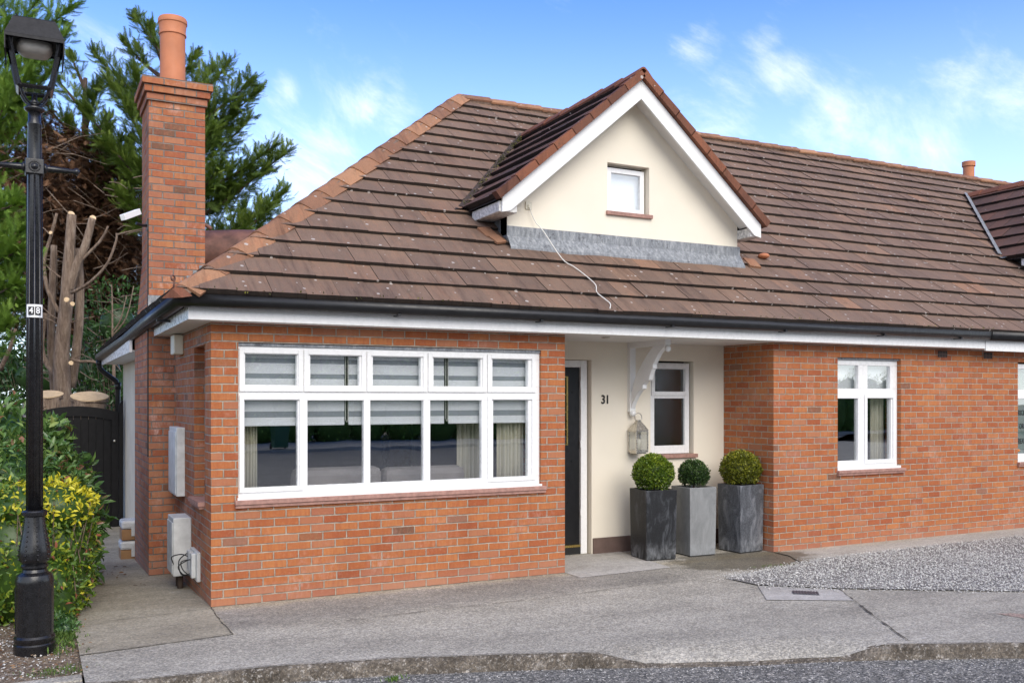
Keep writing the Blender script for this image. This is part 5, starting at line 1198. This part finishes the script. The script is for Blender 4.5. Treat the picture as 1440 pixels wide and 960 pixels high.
# ================================================================== TREES
def at(cam, px, py, z):   # bearing helper for tree modelling: image pixels plus depth in metres from the camera
    C_ = Vector((-1.4087, -8.4901, 1.8192)); Rr = Vector((.88967, -.45662, 0)); Dd = Vector((.45662, .88967, 0))
    return C_ + (Rr * ((px - 720) / 1322.37) + Vector((0, 0, (560.67 - py) / 1322.37)) + Dd) * z
def A(px, py, z): return np.array(at(None, px, py, z))
SPR = []
_r = np.random.default_rng(5)
for i in range(64):     # one flat cypress spray template: blades along a curved stem
    t = (i + .5) / 64; sd = 1 if i % 2 else -1; L = .42 * (1 - t) ** .6 * (.6 + .8 * _r.random()) + .08; ang = sd * (.55 + .35 * _r.random()); b = np.array((0, t, .10 * t * t))
    dd = np.array((math.sin(ang), math.cos(ang), .12 * _r.normal())); w_ = np.array((math.cos(ang), -math.sin(ang), 0)) * .0125
    SPR.append((b - w_, b + w_, b + dd * L * .6 + w_ * .9, b + dd * L))
SPR = np.array(SPR).reshape(-1, 3); SPRF = np.array([(4 * i, 4 * i + 1, 4 * i + 2, 4 * i + 3) for i in range(64)])
def sprays(name, P_, D_, size, rnd, mat, parent, r_):
    n = len(P_); D_ = unit(D_); upv = np.array((0, 0, 1.0)) + r_.normal(0, .45, (n, 3)); S_ = unit(np.cross(D_, upv)); N_ = np.cross(S_, D_)
    sz = size[:, None, None]; wz = sz * r_.uniform(.55, 1.0, n)[:, None, None]
    V = P_[:, None] + S_[:, None] * SPR[None, :, 0:1] * wz + D_[:, None] * SPR[None, :, 1:2] * sz + N_[:, None] * SPR[None, :, 2:3] * sz
    F = (np.arange(n)[:, None, None] * len(SPR) + SPRF[None]).reshape(-1, 4)
    rr = np.clip(np.repeat(rnd, len(SPRF)) + r_.normal(0, .12, n * len(SPRF)), 0, 1)
    return fast(name, V.reshape(-1, 3), F, rr, mat, parent)
def conifer(lab, trunk, limbs, mat, seed, dens=1.0, ssize=(.22, .46), dead=None, name='cypress_tree', tr=.22, sub=9, group='evergreens beyond the side gate', fill=None):
    r_ = np.random.default_rng(seed); t = thing(name, lab, 'tree', tuple(trunk[0]), group)
    mb = MB(); mb.tube([tuple(p) for p in trunk], [tr * (1 - .8 * i / (len(trunk) - 1)) for i in range(len(trunk))], 10, wob=.15); mb.build('trunk', 'bark_dark', t, True)
    Ps, Ds, Sz, Rn = [], [], [], []; lb_ = MB(); dP, dD, dS = [], [], []
    T0 = np.array(trunk, float)
    for tip, hfrac in limbs:
        tip = np.array(tip, float); k = hfrac * (len(T0) - 1); i0 = min(int(k), len(T0) - 2); base = T0[i0] + (T0[i0 + 1] - T0[i0]) * (k - i0)
        L = np.linalg.norm(tip - base); mid = base * .45 + tip * .55 + np.array((0, 0, -.12 * L)) + r_.normal(0, .04 * L, 3)
        cur = lambda s: (1 - s) ** 2 * base + 2 * s * (1 - s) * mid + s * s * tip
        lb_.tube([tuple(cur(s)) for s in np.linspace(0, 1, 8)], [.05 * (1 - s) + .008 for s in np.linspace(0, 1, 8)], 5)
        ns = int(sub * L * dens)
        for q in range(ns):
            s = .18 + .82 * r_.random() ** .8; p0 = cur(s); tan = unit(cur(min(1, s + .05)) - cur(s - .05))
            sd = unit(r_.normal(0, 1, 3)); sd = unit(sd - tan * (sd @ tan)); dr_ = unit(tan * r_.uniform(.5, 1.1) + sd * r_.uniform(.4, 1.0) + np.array((0, 0, .22)))
            l = (.85 * (1 - s) + .24) * r_.uniform(.5, 1.1) * min(1, L / 2.0)
            m_ = max(2, int(l / .11))
            rv = np.clip(r_.normal(.45, .16), 0, 1)
            for w_ in range(m_):
                u = (w_ + r_.random()) / m_; pp = p0 + dr_ * l * u + np.array((0, 0, .10 * l * u * u)) + r_.normal(0, .03, 3)
                Ps.append(pp); Ds.append(unit(dr_ + r_.normal(0, .42, 3) + np.array((0, 0, .10)))); Sz.append(r_.uniform(*ssize) * (1 - .45 * u) * (1 - .25 * s)); Rn.append(rv + .22 * (u - .4) + .12 * (s - .5))
        for w_ in range(int(10 * dens)):        # feathered leader at the tip
            s = 1 - .16 * r_.random(); Ps.append(cur(s)); Ds.append(unit(tip - mid + r_.normal(0, .35, 3) * L * .35)); Sz.append(r_.uniform(*ssize) * .55); Rn.append(r_.uniform(.3, .8))
    lb_.build('limb', 'bark_dark', t)
    Ps, Ds, Sz, Rn = map(np.array, (Ps, Ds, Sz, Rn)); print(lab[:30], len(Ps))
    sprays('foliage', Ps, Ds, Sz, np.clip(Rn, 0, 1), mat, t, r_)
    if dead is not None:
        c, rad, n = dead; P_ = np.array(c) + unit(r_.normal(0, 1, (n, 3))) * np.array(rad) * r_.random((n, 1)) ** .4
        D_ = unit(r_.normal(0, 1, (n, 3)) * (1, 1, .7) + (0, 0, -.25)); sprays('dead_foliage', P_, D_, r_.uniform(.10, .28, n), r_.random(n) * .8, 'dead', t, r_)
        tw = MB()
        for _ in range(int(n / 22)):
            p0 = np.array(c) + unit(r_.normal(0, 1, 3)) * np.array(rad) * r_.random() ** .5; q = unit(r_.normal(0, 1, 3) * (1, .6, .5)); l = r_.uniform(.4, 1.3)
            tw.tube([p0, p0 + q * l * .5 + (0, 0, -.04), p0 + q * l + (0, 0, -.20 * l)], [.012, .008, .003], 4, .9)
        tw.build('bare_branch', 'tree_bark', t)
    return t
Zt = 20.0
def trunkline(px, z, top, n=7, lean=0.0): return [tuple(A(px + lean * i / (n - 1), 590 - (590 - top) * i / (n - 1), z)) for i in range(n)]
gq = lambda px, py, h, z=Zt: (tuple(A(px, py, z)), h)
# right cypress, behind the chimney
conifer('tall dark green cypress spreading behind the chimney stack', trunkline(235, Zt, 60), [
    gq(192, 26, .97), gq(213, 40, .92, 19.4), gq(176, 60, .9), gq(132, 74, .82, 20.6), gq(150, 110, .72), gq(118, 150, .62, 19.2), gq(150, 200, .5, 18.8),
    gq(275, 78, .88), gq(300, 95, .82, 20.8), gq(322, 88, .8), gq(355, 112, .74, 19.5), gq(362, 130, .70), gq(330, 160, .66), gq(348, 168, .64, 21), gq(385, 205, .56), gq(408, 210, .52, 20.5), gq(372, 238, .5),
    gq(402, 268, .44), gq(378, 290, .40, 19.5), gq(400, 308, .38), gq(345, 318, .34), gq(300, 330, .36, 21), gq(310, 230, .55, 18.9), gq(300, 180, .6, 19), gq(275, 290, .42, 18.9),
    gq(200, 230, .5, 18.6), gq(180, 150, .62, 18.8), gq(190, 100, .7, 19), gq(165, 270, .45, 18.6), gq(220, 320, .4, 18.6), gq(240, 120, .75, 18.8), gq(255, 200, .6, 18.5)], 'cypress', 1, 3.6)
conifer('dark cypress half hidden between the lamp post and the chimney', trunkline(120, 21.5, 110), [
    gq(100, 78, .97, 21.5), gq(80, 110, .9, 21.5), gq(140, 120, .85, 21), gq(60, 140, .8, 21), gq(95, 170, .75, 20.4), gq(150, 170, .7, 20.5), gq(180, 200, .6, 20.5), gq(195, 235, .5, 20.5), gq(30, 150, .7, 21)], 'cypress', 2, 4.0,
    dead=(A(110, 300, 20.6), (1.6, .7, 1.9), 9000))
conifer('bright green cypress at the left edge above the lamp', trunkline(-30, 18.5, 60, lean=-40), [
    gq(58, -6, .93, 18.5), gq(104, 8, .9, 18.2), gq(92, 48, .82, 18), gq(22, -25, .97, 18.5), gq(62, 62, .75, 17.6), gq(-10, 40, .8, 18), gq(42, 100, .68, 17.5), gq(75, 95, .7, 18), gq(10, 130, .6, 17.4), gq(-20, 170, .55, 17.5), gq(35, 165, .55, 17.8)], 'cypress_l', 3, 3.0, dead=(A(30, 250, 18.6), (1.1, .9, 1.7), 2600))
conifer('low light green cypress boughs at the left edge beside the lamp post', trunkline(-60, 15.0, 120), [
    gq(30, 285, .6, 14.2), gq(38, 320, .5, 14.0), gq(28, 350, .45, 14), gq(40, 372, .4, 14.2), gq(20, 400, .35, 14), gq(34, 425, .3, 14.2), gq(12, 455, .22, 14), gq(8, 300, .6, 14.5), gq(-10, 380, .4, 14)], 'cypress_l', 4, 3.4, ssize=(.22, .42), tr=.12)
conifer('brown dead cypress thicket behind the pollarded trunk', trunkline(150, 22.5, 260), [
    gq(60, 250, .9, 22), gq(110, 230, .95, 22), gq(170, 300, .8, 21.5), gq(205, 360, .6, 21.5), gq(40, 330, .7, 22), gq(90, 400, .5, 22), gq(190, 420, .4, 22), gq(140, 360, .6, 21), gq(20, 420, .4, 22.5)], 'dead', 6, 3.0, name='dead_cypress',
    dead=(A(100, 390, 21.5), (1.9, .8, 1.9), 7000))
# a wall of dark evergreens further back closes the view under the crowns
conifer('deep green cypress filling the shade behind the gate', trunkline(60, 25, 300), [
    gq(x, y, h, 24.5) for x, y, h in ((-20, 300, .9), (30, 330, .8), (80, 300, .9), (130, 320, .85), (180, 340, .8), (230, 300, .9), (270, 330, .8), (20, 420, .5), (70, 440, .45), (120, 430, .5), (170, 440, .45), (220, 420, .5), (260, 430, .45), (40, 510, .25), (100, 520, .2), (160, 520, .2), (220, 510, .25), (300, 380, .6), (350, 360, .6))], 'cypress', 7, 2.0, ssize=(.4, .75))
# broad-leaved bush in the gap right of the trunk
shrub('holly_bush', 'dark broad-leaved bush between the cut trunk and the house eaves', 'bush', [(*A(165, 455, 19), .75, .6, .9), (*A(140, 520, 19.5), .9, .6, .9), (*A(185, 540, 19), .7, .6, .9), (*A(60, 530, 20), 1.2, .6, .8), (*A(0, 520, 20.5), 1.0, .6, 1.1), (*A(-40, 480, 20.5), .9, .6, 1.2)], 8000, (.08, .15), .45, 'laurel', tuple(A(160, 600, 19)), 51, lambda P_, d, r_: np.clip(r_.normal(.12, .14, len(P_)), 0, 1), core=.45)
# pollarded multi-stem trunk
def lim(mb, pts, r0, r1, z, n=10, wob=.10):
    if r0 > .045: r0, r1 = r0 * .70, r1 * .70
    P_ = smooth_path([A(px, py, z + dz) for px, py, dz in pts], 4); k = len(P_); mb.tube([tuple(p) for p in P_], [r0 + (r1 - r0) * i / (k - 1) for i in range(k)], n, wob=wob)
    return P_[-1]
pt = thing('pollarded_tree', 'pale bare trunk with its limbs sawn off short, behind the hedge', 'tree', tuple(A(90, 600, 17)))
mb = MB(); z = 17.0
lim(mb, [(92, 600, 0), (88, 545, 0), (86, 500, 0), (92, 440, 0), (95, 400, 0), (97, 360, 0), (101, 302, 0)], .225, .115, z, 14)
mb.build('trunk', 'tree_bark', pt, True)
mb = MB()
lim(mb, [(96, 410, 0), (108, 372, 0), (120, 345, 0), (130, 307, 0)], .13, .085, z); lim(mb, [(100, 545, .3), (110, 470, .3), (112, 400, .3), (108, 350, .3)], .12, .11, z)
lim(mb, [(78, 560, .4), (72, 480, .4), (74, 400, .4), (76, 345, .4)], .12, .08, z); lim(mb, [(84, 440, 0), (68, 410, 0), (62, 370, 0), (72, 330, 0), (80, 300, 0)], .055, .035, z)
lim(mb, [(96, 545, 0), (60, 500, .2), (64, 440, .2)], .08, .06, z)
mb.build('limb', 'tree_bark', pt, True)
mb = MB()
for pts, r0 in (([(100, 412, -.3), (125, 398, -.4), (150, 372, -.5), (163, 340, -.5), (164, 328, -.5)], .030), ([(164, 330, -.5), (180, 326, -.5), (200, 322, -.4)], .018), ([(110, 370, 0), (140, 340, 0), (152, 318, 0)], .03), ([(60, 432, 0), (75, 445, 0), (92, 452, 0)], .012), ([(60, 446, 0), (72, 450, 0), (80, 455, 0)], .012), ([(95, 455, 0), (118, 448, 0), (133, 445, 0)], .012), ([(98, 490, 0), (108, 486, 0), (113, 482, 0)], .01), ([(100, 510, 0), (110, 500, 0), (118, 498, 0)], .012), ([(85, 390, 0), (72, 380, 0), (64, 372, 0)], .018), ([(100, 505, 0), (112, 508, 0), (128, 508, 0), (145, 512, 0)], .035), ([(158, 470, .3), (158, 430, .3), (157, 400, .3)], .018), ([(160, 465, .3), (170, 448, .3), (178, 415, .3)], .015), ([(160, 470, .3), (178, 445, .3), (188, 402, .3)], .015), ([(70, 330, 0), (60, 320, 0), (48, 318, 0)], .012), ([(16, 470, .5), (20, 430, .5), (26, 400, .5)], .012), ([(0, 520, .5), (14, 490, .4), (22, 462, .4)], .07), ([(160, 540, .3), (160, 500, .3), (158, 465, .3)], .035)):
    lim(mb, pts, r0, r0 * .55, z, 7, .05)
rr_ = np.random.default_rng(77)
for i in range(46):
    x0_, y0_ = rr_.uniform(10, 190), rr_.uniform(240, 560); a_ = rr_.uniform(-.7, .5); l_ = rr_.uniform(15, 55)
    lim(mb, [(x0_, y0_, 1.5), (x0_ + l_ * .5, y0_ - l_ * .5 * math.sin(a_) + rr_.uniform(-4, 4), 1.4), (x0_ + l_ * math.cos(a_), y0_ - l_ * math.sin(a_), 1.2)], .012, .005, z, 5, 0)
mb.build('twig', 'tree_bark', pt, True)
mb = MB()
def cut(px, py, r_, z_, tilt=(0, 0, 1), n=14, sq_=1.0):
    c = Vector(A(px, py, z_)); t_ = Vector(tilt).normalized(); a_ = t_.cross(Vector((0, 1, .01))).normalized(); b_ = t_.cross(a_)
    ring_ = [c + a_ * r_ * math.cos(q) * (1 + .1 * math.sin(3 * q)) + b_ * r_ * math.sin(q) * sq_ for q in np.linspace(0, 2 * PI, n, endpoint=False)]
    mb = MB(); mb.prism([tuple(p - t_ * .02) for p in ring_], [tuple(p) for p in ring_]); mb.build('sawn_face', 'cut_wood', pt)
cut(93.5, 421, .045, 16.72, (-.3, -1, .3)); cut(102, 427, .04, 16.72, (.3, -1, .2)); cut(101, 301, .062, 17, (.5, -.8, .35)); cut(131, 306, .056, 17, (.3, -.8, .5)); cut(71, 327, .03, 16.9, (-.5, -1, .3)); cut(100, 510, .04, 16.8, (.2, -1, .3))
for i, (px, pyt, r_, lab) in enumerate(((68, 545, .205, 'broad sawn stump with pale cut top, behind the lamp post'), (126, 548, .27, 'broad sawn stump with pale double cut top, just above the black gate'))):
    t = thing('tree_stump', lab, 'tree stump', tuple(A(px, 620, 16)), 'sawn stumps behind the gate')
    mb = MB(); zt_ = float(A(px, pyt + 6, 16)[2]); b0 = A(px - 6 * (i == 1), 620, 16)
    mb.tube([tuple(b0), tuple(A(px - 3 * (i == 1), 585, 16)), (*A(px, 560, 16)[:2], zt_ - .36 * r_ - .03)], [r_ * .8, r_ * .85, r_], 18, wob=.08); c = A(px, pyt, 16); q_ = [(c[0] + r_ * (1 + .10 * math.cos(2 * q + i)) * math.cos(q), c[1] + r_ * .98 * math.sin(q), zt_ - .045 + .30 * r_ * math.sin(q)) for q in np.linspace(0, 2 * PI, 28, endpoint=False)]
    mb.prism([(x_, y_, zt_ - .40 * r_ - .04) for x_, y_, z_ in q_], q_)
    mb.build('trunk', 'tree_bark', t, True)
    mb = MB(); c = A(px, pyt, 16)
    pts = [(c[0] + r_ * 1.03 * (1 + .12 * math.cos(2 * q + i)) * math.cos(q), c[1] + r_ * 1.0 * math.sin(q), zt_ - .03 + .30 * r_ * math.sin(q) + .01 * math.cos(q)) for q in np.linspace(0, 2 * PI, 28, endpoint=False)]
    mb.prism([(x_, y_, z_ - .012) for x_, y_, z_ in pts], pts); mb.build('cut_top', 'cut_wood', t)
# sawn branch stub left of lamp
# ================================================================== ACROSS THE ROAD (seen in the window glass)
mb = MB(); mb.prism([(-60, -60, -.12), (60, -60, -.12), (60, -31.5, -.12), (0, -24.2, -.12), (-60, -24.2, -.12)], [(-60, -60, 0), (60, -60, 0), (60, -31.5, 0), (0, -24.2, 0), (-60, -24.2, 0)]); struct(mb.build('opposite_pavement', 'pave'))
def hedge(name, lab, x0_, x1_, y_, h, mat, seed, n):
    ells = [(x, y_ + random.uniform(-.2, .2), h * .42, 1.25, 1.0, h * .62) for x in np.arange(x0_, x1_, 1.6)]
    return shrub(name, lab, 'hedge', ells, n, (.09, .17), .5, mat, ((x0_ + x1_) / 2, y_, 0), seed, lambda P_, d, r_: np.clip(r_.normal(.4, .2, len(P_)), 0, 1), 0)
hedge('garden_hedge', 'leafy garden hedge across the road facing the bungalow', -14, 48, -30.5, 3.2, 'cypress_l', 61, 42000)
for i, (x, y, h, lab) in enumerate(((-3, -35, 9.0, 'bushy tree across the road, opposite the side path'), (7.5, -36, 10.0, 'bushy tree across the road, opposite the bay window'), (17, -36, 9.0, 'bushy tree across the road, opposite the porch'), (28, -37, 10, 'bushy tree across the road, opposite the neighbouring bungalow'), (40, -38, 10, 'bushy tree across the road, farthest along to the right'))):
    r_ = random.Random(i); ells = [(x + r_.uniform(-4, 4), y + r_.uniform(-1.5, 1.5), h * r_.uniform(.25, .85), 2.7, 2.2, 2.3) for _ in range(14)]
    t = shrub('street_tree', lab, 'tree', ells, 10000, (.25, .45), .5, 'laurel', (x, y, 0), 70 + i, lambda P_, d, q_: np.clip(q_.normal(.42, .2, len(P_)), 0, 1), 0)
    mb = MB(); mb.tube([(x, y, 0), (x, y, h * .5)], [.2, .12], 10); mb.build('trunk', 'bark_dark', t, True); t['group'] = 'trees across the road'
M['bin'] = simple('bin_green', (.02, .09, .045), .4)
wb_ = thing('wheelie_bin', 'green wheelie bin on the pavement across the road', 'bin', (6.6, -25.2, 0))
mb = MB(); mb.prism([(6.36, -25.45, .06), (6.84, -25.45, .06), (6.84, -24.95, .06), (6.36, -24.95, .06)], [(6.28, -25.55, .98), (6.92, -25.55, .98), (6.92, -24.88, .98), (6.28, -24.88, .98)]); mb.build('body', 'bin', wb_, bevel=.02)
mb = MB(); mb.prism([(6.26, -25.57, .982), (6.94, -25.57, .982), (6.94, -24.86, .982), (6.26, -24.86, .982)], [(6.30, -25.5, 1.05), (6.90, -25.5, 1.05), (6.90, -24.93, 1.05), (6.30, -24.93, 1.05)]); mb.build('lid', 'bin', wb_, bevel=.02)
for s_ in (6.33, 6.83):
    mb = MB(); mb.tube([(s_, -25.5, .1), (s_ + .05, -25.5, .1)], .1, 16); mb.build('wheel', 'black', wb_)

for o in list(bpy.data.objects):
    if o.name.split('.')[0] in ('twig', 'bare_branch', 'eaves_moss', 'valley_moss'): o['kind'] = 'stuff'
# ================================================================== SKY, SUN, CAMERA
SUN_EL, SUN_AZ = R(37), R(181)        # azimuth clockwise from +Y (towards +X)
sd = Vector((math.sin(SUN_AZ) * math.cos(SUN_EL), math.cos(SUN_AZ) * math.cos(SUN_EL), math.sin(SUN_EL)))
L = bpy.data.lights.new('sun', 'SUN'); L.energy = 1.2; L.angle = R(45); L.color = (1, .93, .80)
lo = bpy.data.objects.new('sun', L); COL.objects.link(lo); lo.rotation_euler = sd.to_track_quat('Z', 'Y').to_euler(); lo.location = (0, -20, 20)
def bear(px, py):
    v = Vector((.88967, -.45662, 0)) * ((px - 720) / 1322.37) + Vector((0, 0, (560.67 - py) / 1322.37)) + Vector((.45662, .88967, 0)); return tuple(v.normalized())
CLOUDS = [(*bear(*p), r_, a_) for p, r_, a_ in (((975, 75), .05, .22), ((1085, 42), .05, .20), ((1110, 115), .07, .26), ((1010, 170), .10, .24), ((1180, 165), .11, .26), ((1320, 175), .14, .30), ((1430, 150), .10, .30), ((1300, 215), .16, .26), ((515, 145), .045, .24), ((560, 170), .06, .24), ((440, 250), .10, .20), ((130, 90), .08, .14), ((760, 150), .05, .12), ((408, 125), .03, .2))]
Wd = bpy.data.worlds.new('World'); S.world = Wd; Wd.use_nodes = True; Wd.node_tree.nodes.clear(); N = NT(Wd.node_tree)
sky = N.n('ShaderNodeTexSky', sky_type='NISHITA', sun_disc=False, sun_elevation=SUN_EL, sun_rotation=SUN_AZ, altitude=50, air_density=1.0, dust_density=.6, ozone_density=2.2)
tc = N.n('ShaderNodeTexCoord').outputs['Generated']
sep = N.n('ShaderNodeSeparateXYZ', {0: tc}).outputs
mp = N.n('ShaderNodeMapping', {'Vector': tc, 'Rotation': (R(0), R(-34), R(27))}).outputs[0]
st = N.scale(mp, (1.0, 1.0, 2.6))
n1 = N.noise(st, 5.5, 9, .64, .5); n2 = N.noise(st, 17, 7, .7, .3)
wisp = N.m('ADD', n1, N.m('MULTIPLY', N.m('SUBTRACT', n2, .5), .22))
fld = None
for (ax, ay, az, rad, amt) in CLOUDS:          # where the loose clouds stand in the sky
    v = N.n('ShaderNodeVectorMath', operation='DISTANCE'); N.put(v, 0, tc); v.inputs[1].default_value = (ax, ay, az)
    g = N.rng(v.outputs['Value'], 0, rad, amt, 0, True); fld = g if fld is None else N.m('MAXIMUM', fld, g)
behind = N.rng(sep[1], .30, -.30, 0, .42, True)          # unseen white cloud added behind the viewpoint for soft light on the facade
cm = N.rng(N.m('ADD', wisp, N.m('MAXIMUM', fld, behind)), .58, 1.16, 0, 1, True)
haze = N.rng(sep[2], .08, .42, .62, .0, True)
hs = N.n('ShaderNodeHueSaturation', {'Hue': .520, 'Saturation': 1.30, 'Value': .96, 'Color': sky.outputs[0]})
col = N.mix(haze, hs.outputs[0], (3.4, 4.3, 5.9, 1))
col = N.mix(N.m('MULTIPLY', cm, .85), col, (5.8, 5.65, 5.4, 1))
bg = N.n('ShaderNodeBackground', {'Color': col, 'Strength': .15}); wo = N.n('ShaderNodeOutputWorld'); N.l.new(bg.outputs[0], wo.inputs[0])

cam = bpy.data.cameras.new('camera'); co = bpy.data.objects.new('camera', cam); COL.objects.link(co)
co.location = (-1.4087, -8.4901, 1.8192); co.rotation_euler = (R(90), 0, -.4742)
cam.sensor_width = 36; cam.lens = 36 * 1322.37 / 1440; cam.shift_y = (560.67 - 480) / 1440; cam.clip_end = 2000; cam.clip_start = .05
S.camera = co
S.view_settings.view_transform = 'Standard'; S.view_settings.look = 'None'; S.view_settings.gamma = 1; S.view_settings.use_curve_mapping = False
S.view_settings.exposure = 1.1
S.render.engine = 'CYCLES'
S.cycles.max_bounces = 8; S.cycles.transparent_max_bounces = 12; S.cycles.use_denoising = True
